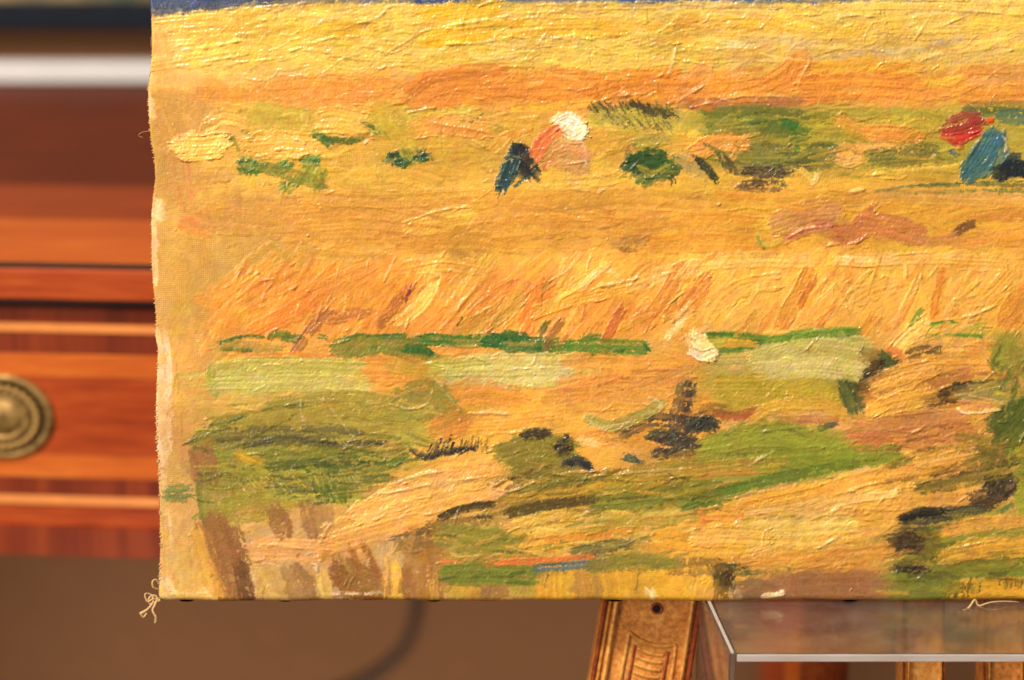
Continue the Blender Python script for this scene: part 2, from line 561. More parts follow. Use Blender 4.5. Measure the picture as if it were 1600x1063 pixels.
# ---- bristle marks: thin streaks of the neighbouring colours
def bristle_marks(n, wr, contrast, hh):
    for _ in range(n):
        x = rng.uniform(255, 1700); y = rng.uniform(-20, 935)
        thin = (x < 325 and y > 100)
        if thin and rng.random() < 0.7: continue
        if 300 < y < 530 and rng.random() < 0.5: continue
        a = math.radians(flow(x, y) + rng.normal(0, 13)); L = rng.uniform(9, 46)
        cx, cy = math.cos(a) * L / 2, -math.sin(a) * L / 2
        xi = int(np.clip((x + rng.normal(0, 5) - X0) / G, 0, NX - 1)); yi = int(np.clip((y + rng.normal(0, 9) - Y0) / G, 0, NY - 1))
        cc = C[yi, xi].copy() * (1 + contrast * rng.uniform(-1.3, 1.0))
        bow = rng.normal(0, 0.07) * L
        stroke([(x - cx, y - cy), (x + bow * 0.3, y + bow), (x + cx, y + cy)], rng.uniform(*wr), np.clip(cc, 0, 1), None, 0.12 if thin else hh * rng.uniform(0.5, 1.3), rng.uniform(0.3, 0.5), 0.15, rag=3, hold=1, alpha=0.75)
bristle_marks(1100, (2.0, 5.0), 0.15, 0.6)

# ---- strokes one can tell apart
# S colour width points | options   d dryness  h thickness  c second colour  t mixing  f part name
# B blot of short dabs: colour rx,ry centre angle count   V hatching: colour from to count length angle width
# R raised lip   K crack
STROKES = """
S 4a5672 13 240,5 330,6 440,2 d.35 h.6 c=2e3848
S 46506a 13 243,15 290,16 335,13 d.5 h.6 c=3a4258
S 525a70 8 248,22 262,22 d.55 h.5
S 6a6862 7 330,14 380,9 430,7 d.6 h.5
S 7c7462 6 430,3 560,2 660,2 d.62 h.5
S 2f4a96 6 652,2 700,3 775,1 d.2 h.7 c=24386c
S f0cc62 16 262,32 370,24 470,15 h1.1 d.2
S e6c254 15 270,52 380,42 470,34 h1.0 d.2
S ebc558 14 330,72 430,58 500,44 h.9
S eecb60 16 480,20 560,28 640,18 h1.1 d.25
S efb92e 19 488,54 540,44 582,44 h1.2 d.08 c=e0a62c
S f0c858 12 560,66 640,70 690,62 h1.0 d.3
S efbe38 22 668,24 720,16 772,12 h1.2 c=e6b030
S f0b828 26 672,60 740,50 805,44 h1.4 d.05 c=e2a626
S efb626 20 800,46 900,42 980,46 h1.2 d.1 c=e3a72a
S ecb63a 18 960,50 1030,50 1062,58 h1.1 c=e0a040
S ecc874 16 772,68 830,72 900,66 h1.1 d.2
S e6c460 14 800,92 880,84 960,90 h1.1 d.3
S efca62 18 800,20 920,16 1040,14 h1.2 d.12
S f2d06a 18 1040,12 1180,14 1300,10 h1.3 d.1
S f3d06c 18 1300,14 1440,10 1600,14 h1.3 d.1
S edc248 17 1060,48 1140,36 1230,38 h1.2 d.12
S efc550 16 1200,32 1250,48 1330,50 1400,36 h1.2 d.15
S f0c95c 17 1380,36 1480,28 1620,36 h1.2 d.15
S d6b878 13 1130,72 1200,64 1290,70 h.9 d.35 c=b89c78
S d2b67a 12 1320,88 1400,82 1500,62 h.9 d.4 c=b09880
S ecc660 14 1280,70 1380,66 1440,70 h1.1 d.3
S f0ca64 14 1500,76 1570,64 1640,70 h1.1 d.2
S e8ba52 14 1100,92 1180,86 1240,90 h1.0 d.3
S dc9840 14 1062,37 1086,38 h.8 d.2
S dfa654 26 250,62 262,120 h.2 d.3
S d9983e 20 310,146 380,148 470,146 h.5 d.35
S e69a40 16 430,132 500,126 560,130 610,128 h.8 d.1 c=e08a34
S d98a3a 22 646,156 690,132 780,122 h.8 d.12
S d48438 18 640,142 680,118 788,108 h.7 d.15
S dc9040 14 650,164 720,158 790,150 h.7 d.3
S e29440 30 770,134 850,128 930,130 h.9 d.12 c=d48234
S e49238 26 925,146 985,128 1042,126 h1.0 d.1 c=d88230
S eb9f46 16 990,152 1026,136 1050,158 h1.2 d.1
S eda046 20 1046,146 1140,142 1200,128 1245,98 h1.1 d.12 c=e08c38
S e89638 16 1236,112 1250,88 1262,102 h1.1 d.1
S ea9a3c 30 1262,136 1340,134 1445,138 h1.1 d.12 c=dc8a34
S eaae40 16 1270,106 1350,102 1430,106 h.9 d.3
S e6a048 22 1446,148 1480,138 1520,112 h.9 d.2
S e8b444 13 1440,122 1468,132 1502,122 h1.1 d.1
S dfa05a 30 1524,118 1570,116 1640,120 h.9 d.15 c=cf8c4e
S ea9c42 20 1510,148 1570,150 1640,146 h1.0 d.15
S efa25a 10 1070,126 1092,108 1110,108 h1.3 d.08
S eeb060 8 1062,142 1100,130 1112,118 h1.4 d.1
S b87848 13 1070,162 1160,160 1246,158 h.6 d.3 c=a0623c
S a86c44 8 1078,168 1150,166 1200,164 h.4 d.5
S efb640 10 800,170 860,166 930,162 h.8 d.2
S cc9a44 26 254,150 290,160 318,182 h.25 d.25
S cb9846 40 270,180 285,230 h.18 d.3
S 4c6a30 6 306,214 340,213 366,216 h.7 d.2 f=brush_stroke
S 5a7434 5 318,198 326,194 h.6 d.3
S 4e6e32 5 366,181 373,176 h.6 d.2
S 7c8238 4 276,219 275,232 281,243 h.6 d.3
S 8a8a3c 5 350,214 366,222 372,234 h.5 d.4
S 808438 7 384,206 394,214 390,226 h.6 d.45
S f7ce6a 23 282,226 312,226 347,221 h1.7 d.04 c=efbc54 f=brush_stroke
S f6ca64 20 288,240 312,239 336,237 h1.6 d.05 c=eebb54
S f6ce6c 8 292,215 303,209 306,217 h1.2 d.1
S f0c168 18 326,196 352,184 396,194 h1.2 d.12 c=e2a850
S eebb60 10 332,182 356,178 394,188 h1.1 d.2
S c8b048 28 404,190 440,188 478,186 h.4 d.15
S f1be58 34 396,226 440,222 484,226 h1.2 d.08 c=e8ae4a f=brush_stroke
S f6c862 22 488,188 520,180 562,188 h1.3 d.06 c=efb852
S f4bf5a 16 490,200 530,198 574,206 h1.3 d.08 f=brush_stroke
S 4e6c34 10 494,212 506,217 514,226 h.8 d.35
S 567036 8 508,216 544,220 572,211 h.8 d.3 f=brush_stroke
S 4c7030 10 572,196 586,202 596,208 h.8 d.35
S 3c5e34 7 476,250 490,247 496,256 h.9 d.2
S f0a954 26 650,200 690,196 752,200 h1.0 d.12 c=e29446 f=brush_stroke
S e69a48 12 672,198 720,206 756,212 h1.0 d.2
S f2b45e 8 662,186 700,182 748,186 h1.0 d.2
S 4a6430 4 734,190 744,185 752,177 h.7 d.1
S 5a6e34 4 720,190 728,188 h.6 d.2
S f3e2c0 6 572,221 575,217 h1.6 d0
B 4e6830 20,11 394,258 -10 13
B 56702e 14,9 440,262 30 9
B 3c6a38 12,9 487,254 20 9
B 7e8234 30,12 462,278 35 12
B 7c7a30 12,18 492,276 70 6
B 3e5a2e 26,13 636,247 5 22
B 30482c 12,9 620,246 10 8
B 2e442c 9,7 662,243 0 6
S e8a54a 14 786,218 822,204 h1.0 d.15
S efb858 12 770,236 790,216 h1.0 d.3
S b8a848 16 996,222 1036,218 h.7 d.2 c=9c923e
S d8bc50 26 930,186 1000,190 1060,196 h.6 d.3
V 55502f 922,170 1002,164 20 17 -52 2.4
V 4a452e 990,168 1052,176 22 20 -48 3
V 6e6640 940,184 1050,196 26 20 -50 2
S e4c44e 12 1010,196 1070,206 1140,214 h.9 d.3
S 2c4444 20 784,290 793,268 806,238 h1.0 d.08 c=3a5c62 f=painted_figure/trousers
S 242428 20 810,234 819,252 834,266 h1.1 d.06 c=34343c f=painted_figure/trousers
S 2a2a2c 9 806,229 818,231 830,238 h1.1 d.1 f=painted_figure/trousers
S 2c4a50 10 808,272 826,272 846,268 h.9 d.3 c=2c2c34 f=painted_figure/trousers
S 34585c 6 806,290 818,280 828,274 h.8 d.4 f=painted_figure/trousers
S e2824a 16 872,202 854,218 838,234 h1.0 d.08 c=d46e44 f=painted_figure/shirt
S da5e40 10 850,212 838,226 836,236 h1.0 d.15 f=painted_figure/shirt
S c8a05a 28 892,236 896,262 h.7 d.12 c=d0924e f=painted_figure/shirt
S dc8c56 11 874,232 892,232 906,240 h.8 d.15 f=painted_figure/shirt
S c4a058 7 870,212 860,232 849,250 h1.1 d.1 f=painted_figure/shirt
S dd6c44 9 864,240 855,252 850,262 h.9 d.15 f=painted_figure/shirt
S f8e6b8 5 906,220 912,236 915,250 h1.3 d.12 f=painted_figure/shirt
S f0dcb4 5 914,264 906,270 h1.2 d.1
S fdf3d6 13 872,188 886,184 902,192 910,202 h2.2 d0 c=f6e4b4 f=painted_figure/hat
S fcf0cf 13 910,206 898,214 886,206 892,196 h2.2 d0 c=f4dfae f=painted_figure/hat
S fdf4dc 8 874,196 880,186 890,180 h1.8 d.05 f=painted_figure/hat
S f8e8bc 7 884,210 888,218 896,220 h1.8 d.05 f=painted_figure/hat
S f0c254 22 846,278 880,276 930,272 h.9 d.2
S f2c45a 14 830,290 900,288 960,280 h1.0 d.15
B 32502c 32,14 1012,256 8 26
B 274428 16,9 1000,250 0 12
B 4c662e 24,12 1034,264 20 12
B 5a6a34 22,8 1020,280 10 10
S 8c6440 9 978,236 994,228 h.6 d.3
S 2e3426 9 1040,276 1050,280 1052,288 h.9 d.2
S b09a64 14 1062,250 1080,264 1096,282 h.5 d.5 c=9c8a6c
S b8a05a 12 1076,246 1094,270 h.5 d.5
S 8a8c3a 26 1104,184 1170,180 1250,186 h.5 d.15 c=6e7a34
S 7c8238 24 1110,204 1180,204 1250,200 h.5 d.2 c=66702e
S 3e7a34 18 1232,196 1250,206 1246,220 h.6 d.25 c=2e6430
S a08e3c 22 1150,222 1200,214 1240,222 h.5 d.3
S 66683a 26 1150,240 1230,242 1296,236 h.6 d.35 c=86803e
S 84803e 16 1160,256 1230,256 1300,250 h.6 d.4 c=5c5c36
S f0a450 24 1088,238 1120,224 1160,222 h1.3 d.1 c=e4923e f=brush_stroke
S eeb060 10 1124,248 1140,250 1152,240 h1.3 d.15
S c2b440 34 1266,196 1300,198 1330,196 h.5 d.15
S b4a842 12 1300,176 1400,176 1460,178 h.7 d.25
S 2c3a2e 10 1092,252 1104,264 1118,280 h.8 d.35 f=brush_stroke
S 3a4030 8 1086,248 1100,256 1112,274 h.7 d.5
V 5a5430 1124,252 1150,262 12 26 -60 4
S 665634 16 1150,262 1200,270 1252,266 h.6 d.62 c=8a7440
B 4e4430 38,7 1196,270 -3 22
B 5a4a30 40,8 1190,290 0 9
S e2c060 12 1250,266 1268,282 1276,272 h.9 d.1
S f6dc9c 5 1276,268 1277,280 1268,288 h1.2 d.1
S 8a6a34 6 1256,258 1266,266 h.6 d.3
S f3b05e 20 1310,240 1326,236 1340,242 h1.4 d.08 c=e8a050 f=brush_stroke
S f1bb70 12 1314,252 1328,256 1340,252 h1.3 d.1
S c6b04a 5 1286,236 1302,258 1326,266 1344,262 h1.2 d.1
S 7c8040 10 1270,240 1300,242 h.6 d.5
S f0aa56 22 1318,190 1350,202 1392,208 h1.3 d.1 c=e6963e f=brush_stroke
S ea9a46 20 1360,208 1400,210 1434,214 h1.2 d.12 c=da863a f=brush_stroke
S f2b45c 12 1346,228 1390,228 1434,238 h1.2 d.12
S 7e783a 22 1366,246 1410,242 1460,236 h.8 d.3 c=5e6434 f=brush_stroke
S 96863c 10 1370,260 1420,256 1462,248 h.7 d.4
S efcdb0 5 1455,246 1459,243 h1.4 d0
S e6c052 14 1370,274 1440,268 1500,262 h.9 d.25
S 5c6638 20 1516,172 1560,170 1600,172 h.6 d.3 c=7a7a3a
S 4c7868 18 1570,182 1620,184 h.6 d.3
S a43c34 17 1484,196 1502,188 1524,182 h1.1 d.1 c=7c3a34 f=painted_figure/cap
S 8c3c34 8 1520,188 1536,190 h.9 d.2 f=painted_figure/cap
S d23c34 17 1480,208 1502,212 1526,202 h1.2 d.08 c=b83430 f=painted_figure/cap
S d0483a 9 1488,218 1498,228 h1.0 d.15 f=painted_figure/cap
S e83c30 7 1544,190 1550,188 h1.4 d0
S 4a7a80 26 1552,214 1540,236 1516,266 h1.1 d.08 c=345c6c f=painted_figure/smock
S 5a8890 20 1562,218 1564,240 1550,262 h1.1 d.12 c=3c6470 f=painted_figure/smock
S 3c6878 12 1508,278 1514,258 1524,238 h1.0 d.15 f=painted_figure/smock
S 6a8a80 10 1534,276 1548,262 h.9 d.25 f=painted_figure/smock
S e0cfa0 3 1566,214 1573,222 1572,236 h1.1 d.2
S 24303c 18 1566,272 1584,264 1610,266 h1.0 d.1 c=1c242c f=painted_figure/trousers
S 28384a 14 1574,256 1584,248 1590,256 h1.0 d.1 f=painted_figure/trousers
S 4a6a7c 7 1486,236 1494,242 h.6 d.3
S 6c7c42 5 1366,300 1420,292 1500,288 1600,284 h.7 d.42 c=4a5c3c
S 788044 5 1380,306 1460,300 1600,296 h.6 d.5
S 546a48 6 1440,290 1520,288 1620,290 h.6 d.45 c=3a5040
S 8a8c44 7 1480,304 1560,302 1640,302 h.6 d.5
S e0a858 18 1330,312 1420,308 1600,314 h.6 d.3
S d6904c 22 282,252 288,300 312,356 h.2 d.42 c=d4844a t.5
S d6883e 26 290,352 320,362 h.25 d.4 t.4
S d49a48 44 330,330 420,340 520,336 h.35 d.2
S d89e44 24 470,336 560,330 640,342 h.6 d.15
S da9e42 26 470,362 560,358 650,366 h.6 d.15 c=c88c38
S dda03e 24 640,382 720,376 800,382 h.6 d.2
S e0a446 24 740,340 800,334 870,338 h.6 d.2
S dfa244 30 780,360 880,352 980,356 h.6 d.15
S e6b050 20 480,308 600,312 740,304 h.7 d.2
S e4ac48 26 880,320 980,310 1100,318 h.6 d.2
S e4a440 30 1010,360 1100,352 1190,358 h.6 d.2
S e6a23e 22 1000,384 1100,380 1220,384 h.6 d.2
S e8b84e 24 644,358 684,346 734,338 h.9 d.06 c=e0aa40 f=brush_stroke
S a87c40 18 972,382 984,380 1002,374 h.7 d.15 c=b88c4c f=brush_stroke
S 8a5c30 6 972,390 990,391 h.6 d.2
S d49a52 26 1214,348 1262,330 1296,324 1306,340 h.8 d.2 c=c88858 t.4 f=brush_stroke
S cc8a54 14 1224,374 1262,356 1294,350 h.9 d.2 c=bc7850 t.35 f=brush_stroke
S c85c40 4 1236,374 1260,358 1286,352 h.9 d.2
S d0aa44 8 1188,378 1204,384 1244,364 h1.0 d.15
S 7c9448 4 1185,370 1187,380 1192,386 h1.0 d.05
S e4b83e 24 1190,356 1220,360 h.5 d.25
S cc844c 24 1300,358 1324,372 1350,348 1366,334 h.9 d.1 c=c2764a t.35 f=brush_stroke
S cc844a 28 1362,346 1400,358 1436,366 h.9 d.1 c=c47644 t.35 f=brush_stroke
S c86644 8 1300,350 1314,372 1330,380 h.9 d.15
S d08a4a 10 1424,372 1470,376 1500,366 h.7 d.25
S dc9248 12 1520,340 1560,334 1600,336 h.8 d.2
S e6a04a 20 1500,378 1560,372 1640,368 h.8 d.2
V 6a4a28 1494,362 1522,352 9 14 55 4
S 7c5430 12 1494,364 1510,354 1524,350 h.7 d.45
S ffd684 15 1310,406 1360,408 1400,404 h1.0 d.2
S ffd074 18 1100,410 1180,406 1260,408 h.9 d.2
S fac468 20 1380,412 1460,408 1560,412 h.9 d.25
S fcd07c 22 1030,430 1090,420 h.9 d.2
S ee9a44 30 390,470 420,450 450,434 h.8 d.25 c=e48e3c
S f0983e 26 430,505 480,470 520,430 h.8 d.25
S ee8f3a 20 400,516 450,490 480,470 h.8 d.3
S f0a24a 20 500,450 540,430 580,414 h.8 d.25
S a86c44 14 462,548 482,520 508,488 h.9 d.25 c=96603c f=brush_stroke
S b87844 16 492,498 530,494 570,486 h.8 d.35
S b4723c 14 594,506 616,478 638,450 h1.0 d.15 c=a0602c f=brush_stroke
S 9c3c30 7 628,462 638,448 h.9 d.1 c=6c2c24 f=brush_stroke
S 6a3024 4 632,472 640,454 h.8 d.2
S fcc868 22 626,500 660,470 680,430 h1.0 d.1
S fac25c 20 640,420 690,412 740,418 h1.0 d.15
S f8bc54 20 700,470 720,440 h.9 d.2
S f2a048 18 700,518 740,470 770,432 h1.0 d.2 c=e68e40
S f09a48 14 736,500 770,460 800,440 h1.0 d.2
S c49a40 24 722,518 768,498 808,466 h.9 d.1 c=b48a38 f=brush_stroke
S 46642c 3 714,508 724,496 h.9 d.05
S e98e48 14 790,452 812,444 832,452 h.9 d.15
S f28e3e 24 822,506 838,476 852,446 h1.0 d.15
S b89440 8 848,452 856,440 h.8 d.2
S fab84a 18 842,486 900,466 980,448 h1.2 d.06 f=brush_stroke
S fcc860 14 870,462 910,438 950,418 h1.2 d.12
S ffe0a0 8 912,448 928,430 944,420 h1.4 d.1
S fee09c 10 950,420 966,430 h1.2 d.15
S fcd07c 10 986,450 1020,438 1044,432 h1.1 d.15
S e03c30 5 1006,446 1012,443 h1.1 d0
S e69a44 22 1012,502 1038,466 1062,424 h1.0 d.12 c=d08038 f=brush_stroke
S de9040 22 1052,490 1078,466 1104,436 h1.1 d.1 c=d07c36 f=brush_stroke
S e07838 6 1088,464 1098,450 h.9 d.2
S c07038 12 944,532 956,510 970,484 h1.0 d.2 c=b85c30 f=brush_stroke
S d89040 10 920,528 936,506 h.9 d.3
S e8a84c 10 974,512 1000,496 1020,490 h1.2 d.1
S de963a 20 1222,506 1246,466 1264,428 h1.0 d.12 c=cc7c30 f=brush_stroke
S ce7e34 8 1250,476 1270,440 h.9 d.2
S e08c3e 7 1280,508 1306,474 1326,444 h1.1 d.1
S ffd27c 5 1292,502 1322,462 1360,424 h1.3 d.1
S ffdc90 5 1415,418 1418,442 h1.3 d.05
S fccc78 8 1398,508 1420,468 1436,432 h1.3 d.08
S dc9038 12 1458,492 1466,458 1472,426 h.9 d.15 c=cc8030 f=brush_stroke
S fcc66a 9 1476,492 1502,466 1530,442 h1.2 d.08
S e4983c 34 1578,500 1600,470 1630,440 h.8 d.2
S c8963c 10 1168,510 1178,492 h.9 d.15
S fac05a 22 1120,480 1160,450 1210,440 h1.0 d.12
S fbc25c 22 1330,470 1370,450 1400,444 h1.0 d.12
S fabf58 22 1500,480 1540,470 1580,430 h1.0 d.15
S 86823a 13 352,540 396,542 430,544 h.7 d.3 c=a88e40
S 3a6a2c 5 348,534 376,526 410,526 h.9 d.12 f=brush_stroke
S 3a662c 6 350,546 392,548 h.7 d.35
S 2e6a28 9 424,526 436,522 464,527 h.9 d.15 f=brush_stroke
S 4c7430 5 440,530 462,536 h.7 d.3
S 3c6c30 7 498,526 510,529 h.8 d.15
S 6e7c30 28 532,544 600,540 676,546 h.7 d.1 c=58722c f=brush_stroke
S 35682c 12 640,546 664,546 680,550 h.8 d.15
S 3c6a30 6 590,526 632,524 h.8 d.3
S 46702e 6 536,532 560,524 584,526 h.8 d.3
S 3a742c 15 664,530 720,534 780,532 h.9 d.08 c=5a8434 f=brush_stroke
S 2c6630 20 764,532 800,538 842,538 h1.0 d.08 c=205a30 f=brush_stroke
S 2a6030 12 790,524 820,528 h1.0 d.1
S 3a7030 18 842,544 890,538 h.9 d.1 f=brush_stroke
S 60842e 19 890,540 950,542 1008,544 h.9 d.06 c=4e7c2c f=brush_stroke
S 4c7c30 10 914,530 932,526 h.9 d.1
S 34602a 5 912,556 940,552 970,548 h.8 d.15
S 2c6a2c 6 1008,540 1014,548 h.9 d.1
S 9a703c 11 852,546 862,524 876,504 h1.1 d.12 c=8a5c34 f=brush_stroke
S 566834 8 844,520 854,506 h.9 d.15
S f0a84c 10 680,548 710,552 h1.0 d.1
S dc8c42 9 396,558 460,556 530,562 h.6 d.3
S c88c44 9 560,566 590,560 610,574 h.7 d.3
S a8a444 14 330,578 332,600 334,614 h.5 d.3 c=8a9840 f=brush_stroke
S c4ba5a 20 346,576 420,570 560,574 h.7 d.15 c=aeb050 f=brush_stroke
S d0c370 24 340,600 440,598 568,600 h.7 d.12 c=c4b660 f=brush_stroke
S d6c878 12 480,604 540,596 570,606 h.7 d.2
S e09a42 30 584,578 640,580 676,590 h.6 d.2 c=d08c3c
S c8a840 20 614,570 650,576 700,566 h.6 d.2
S c0b850 22 676,580 720,578 760,572 h.7 d.2 c=b0a848
S d4c97c 24 704,574 790,568 888,568 h.9 d.08 c=cabd6c f=brush_stroke
S dccc84 24 736,592 800,592 884,588 h.9 d.08 c=d0c074 f=brush_stroke
S c8b858 8 800,606 850,602 896,596 h.8 d.3
S e2a048 18 890,566 950,562 1010,568 h.6 d.2
S e09a48 22 884,600 960,590 1050,592 h.7 d.25 c=d88e44
S d6944a 18 1000,604 1050,586 1082,580 h.7 d.3 c=b8804a
S dc9c4c 20 860,620 940,616 1040,622 h.7 d.3
S eeae52 26 720,664 780,662 860,654 h.8 d.2
S e69c40 30 700,620 760,612 800,620 h.6 d.25
S dca04a 18 900,690 960,680 1010,700 h.6 d.3
S efc27c 12 908,690 930,694 h.9 d.3
S 9a8e38 32 432,642 540,630 630,642 h.5 d.15 c=8a8034 f=brush_stroke
S a8943a 24 340,664 420,652 520,640 h.5 d.2 c=8c7e34
S 6c7430 10 300,690 332,666 380,650 h.5 d.35 c=8a8034 f=brush_stroke
S 5c5a3c 16 332,682 362,674 h.5 d.35 c=726840
S 94863a 20 320,694 420,680 540,676 h.5 d.3
S 66623a 10 380,676 480,672 560,676 h.5 d.5
S 504c34 7 372,700 420,690 480,694 600,692 h.7 d.35 c=3e3c30 f=brush_stroke
S 547030 6 304,700 330,706 352,712 h.6 d.3
S 8a8a38 22 342,712 420,706 520,708 h.5 d.3
S e4b436 18 376,714 396,724 412,728 h.8 d.12
S 6e7630 18 420,722 500,716 590,716 h.6 d.35 c=868238
S 5e6e2c 14 360,748 440,740 560,734 h.6 d.4
S a09838 18 350,735 420,738 500,742 h.5 d.35
S 827e36 20 430,762 520,758 596,752 h.5 d.35 c=6a7030
S 5a6a2a 16 500,780 540,770 h.5 d.4
S 8c8636 20 626,616 660,606 690,612 h.5 d.2 c=7c7e30
S 92863a 34 640,636 690,634 706,650 h.5 d.2 c=84802e
S d48e40 36 690,672 720,662 h.6 d.2
S c8b85c 6 574,630 596,628 h.7 d.2
S 58702a 12 612,726 632,714 h.7 d.15 f=brush_stroke
S 323028 9 646,706 664,714 690,708 740,700 h.8 d.3 c=50503c f=brush_stroke
V 2e2c28 668,702 740,694 16 20 74 2.6
V 5a4a34 740,696 764,694 7 18 80 2.6
S b4a450 15 924,656 956,666 1000,650 1032,632 h1.0 d.03 c=a8984a f=brush_stroke
S e4cf8e 4 924,660 946,668 990,656 h1.3 d.05
S d8c684 3 1016,622 1032,630 1030,640 h1.2 d.1
S 3a342a 20 976,674 1020,656 1064,660 1112,664 h.8 d.3 c=4c4634 f=brush_stroke
S 463c30 26 1074,606 1064,640 1062,672 h.8 d.42 c=5a4a3c f=brush_stroke
S 3a3a32 20 1082,668 1096,656 1112,664 h.8 d.25 f=brush_stroke
B 3c342a 44,9 1056,690 -8 26
B 40382e 34,8 1050,708 0 12
B 3a4440 14,5 990,718 -15 5
S 94803a 40 790,716 836,704 874,712 h.8 d.2 c=7c6c30 f=brush_stroke
S 8e7c36 24 784,738 840,732 890,738 h.8 d.25
B 463a26 26,6 838,678 10 10
B 3e3222 14,10 880,694 30 10
B 3c3022 7,12 886,712 80 6
S 282a2c 14 886,726 902,722 916,728 h1.0 d.1 c=3c4044 f=brush_stroke
S ecc488 5 820,738 840,736 848,730 h1.3 d.1
S e0b868 5 826,712 842,704 h1.1 d.1
S e4a852 14 890,746 960,738 1020,730 h.7 d.3
S b6a43c 20 1100,532 1140,530 1196,534 h.8 d.15 c=8c9434 f=brush_stroke
S 4e7a2c 5 1098,522 1140,523 1160,522 h.8 d.15
S 8a9c34 16 1192,538 1260,524 1336,520 h.9 d.1 c=748e30 f=brush_stroke
S 4a7a30 8 1112,550 1150,546 1186,538 h.7 d.35 f=brush_stroke
S 587e30 9 1180,534 1230,532 1340,528 h.7 d.4
S d8a43c 12 1136,540 1176,540 h.7 d.3
S f8c060 16 1196,524 1222,524 h1.1 d.1
S ffe6b0 22 1088,532 1098,540 1108,552 h1.8 d0 c=fbd890 f=brush_stroke
S ffeccc 12 1086,548 1098,556 1110,552 h1.9 d0
S ffe0a4 12 1046,524 1058,510 1066,500 h1.4 d.08 c=fac470
S fcc46c 16 1058,520 1080,528 1092,520 h1.1 d.1
S fcc86c 12 1060,494 1080,486 h1.1 d.1
S beac64 22 1118,572 1160,570 1210,572 h.6 d.15
S c6b96e 34 1186,562 1262,540 1344,546 h.7 d.08 c=b8ac60 f=brush_stroke
S d0bd76 24 1192,582 1270,576 1350,586 h.8 d.1 c=c2b068 f=brush_stroke
S c8b86e 18 1310,562 1344,570 h.8 d.15
S bea236 32 1124,606 1200,606 1300,612 h.7 d.1 c=ae9834 f=brush_stroke
S baa034 18 1136,628 1180,634 1200,628 h.7 d.15
S b4603c 13 1122,646 1150,650 1174,644 h.6 d.15 c=a05034 f=brush_stroke
S 7c5834 16 1106,640 1128,640 h.6 d.3
S dcae42 15 1178,652 1216,634 1300,630 h.9 d.1 c=d09c3c f=brush_stroke
S d8a840 14 1290,634 1320,648 h.7 d.2
S b0704a 12 1220,658 1260,656 1304,656 h.6 d.3 c=c88444
S 4a5440 8 1280,670 1292,666 1304,662 h.7 d.25
S 4c5a34 26 1322,602 1330,618 1334,634 h.6 d.3 c=68682e f=brush_stroke
S a89438 12 1300,600 1312,612 h.6 d.4
S a0a03a 30 1118,696 1200,682 1300,700 h.6 d.12 c=949434 f=brush_stroke
S 98982e 24 1170,712 1240,712 1330,708 h.6 d.15 c=88902e
S 5e7a2c 12 1206,742 1280,728 1400,714 h.6 d.3 c=7a862e f=brush_stroke
S 96783a 16 1060,716 1130,712 1220,714 h.6 d.3 c=a88a38
S c29a3e 15 1000,742 1100,730 1226,720 h.8 d.2 c=a8843a f=brush_stroke
S da8c44 8 1090,742 1140,738 1210,734 h.8 d.2
S 9aa23a 18 1432,524 1480,514 1532,514 h.9 d.25 c=b8b048 f=brush_stroke
S 5a8430 4 1438,510 1480,502 1500,506 h.8 d.3
S 5a8a30 6 1438,528 1480,522 1530,526 h.8 d.3
S 7a9438 7 1424,508 1434,492 1440,484 h.9 d.15
S ffcc74 20 1400,548 1416,530 1442,508 h1.3 d.12 c=f8b458 f=brush_stroke
S fcc468 10 1436,534 1480,516 1520,504 h1.2 d.15
S 7c6230 24 1352,556 1378,566 1396,560 h.7 d.3 c=94702c
S 504828 16 1352,588 1372,572 1392,566 h.8 d.3 f=brush_stroke
S 4e5a2c 10 1380,556 1392,570 h.7 d.25
S e08844 10 1392,546 1404,552 h1.0 d.1
S 685028 14 1424,554 1446,548 h.7 d.3
S 665432 10 1456,550 1468,546 h.7 d.4
S 4a3422 16 1342,606 1360,602 h.7 d.3
S f0b858 24 1372,598 1420,580 1450,574 h1.2 d.1 c=e4a448 f=brush_stroke
S eeb250 22 1376,620 1420,606 1452,594 h1.2 d.08 f=brush_stroke
S f0b64e 22 1364,640 1404,628 1452,618 h1.3 d.06 c=e2a23e f=brush_stroke
S c88844 14 1344,622 1380,616 h.8 d.3
S e6a84a 30 1456,570 1510,570 1556,572 h.8 d.2 c=d89840
S dc9c42 22 1520,548 1556,546 h.7 d.2
S c07c3e 18 1456,600 1490,590 1512,584 h.7 d.25 c=a86c34
S 3c2e20 10 1446,622 1480,612 1500,602 h.9 d.2 c=54402a f=brush_stroke
S 382a1c 11 1456,630 1480,624 1504,624 h.8 d.2
S 40331f 5 1492,600 1540,596 1580,592 h.7 d.4
S 8e8246 16 1496,612 1540,606 1582,598 h.9 d.08 c=787040 f=brush_stroke
S 94844a 12 1506,624 1544,622 1578,630 h.9 d.12
S cdb878 3.5 1494,618 1530,612 1582,602 h1.2 d.08
S d2bd80 3.5 1512,618 1548,626 1576,630 h1.2 d.08
S eaa878 9 1506,630 1540,634 1570,636 h1.1 d.1 c=dc8c58
S fbe4b4 4 1494,642 1502,646 1530,644 1560,640 h1.6 d.02
S c88a4c 24 1340,664 1420,662 1500,652 h.8 d.2 c=b8743e
S c47846 24 1336,690 1390,688 1410,684 h.8 d.15 c=b86842 f=brush_stroke
S cc8444 22 1400,684 1460,680 1510,672 h.7 d.2
S 7a5e30 12 1362,712 1400,708 h.6 d.4
S e4a646 22 1520,650 1546,664 1544,676 h.8 d.2
S 98842e 24 1508,690 1560,700 1600,696 h.6 d.3 c=7c7030
S 5c6428 34 1560,664 1590,648 1610,640 h.7 d.2 c=4a5a26 f=brush_stroke
S 66742c 18 1556,570 1580,590 h.6 d.5
S 98a440 16 1562,540 1576,530 1590,560 h.6 d.3
S cc9c68 16 1588,570 1600,600 h.6 d.4
S 5e4c2a 22 1530,714 1570,728 h.6 d.45
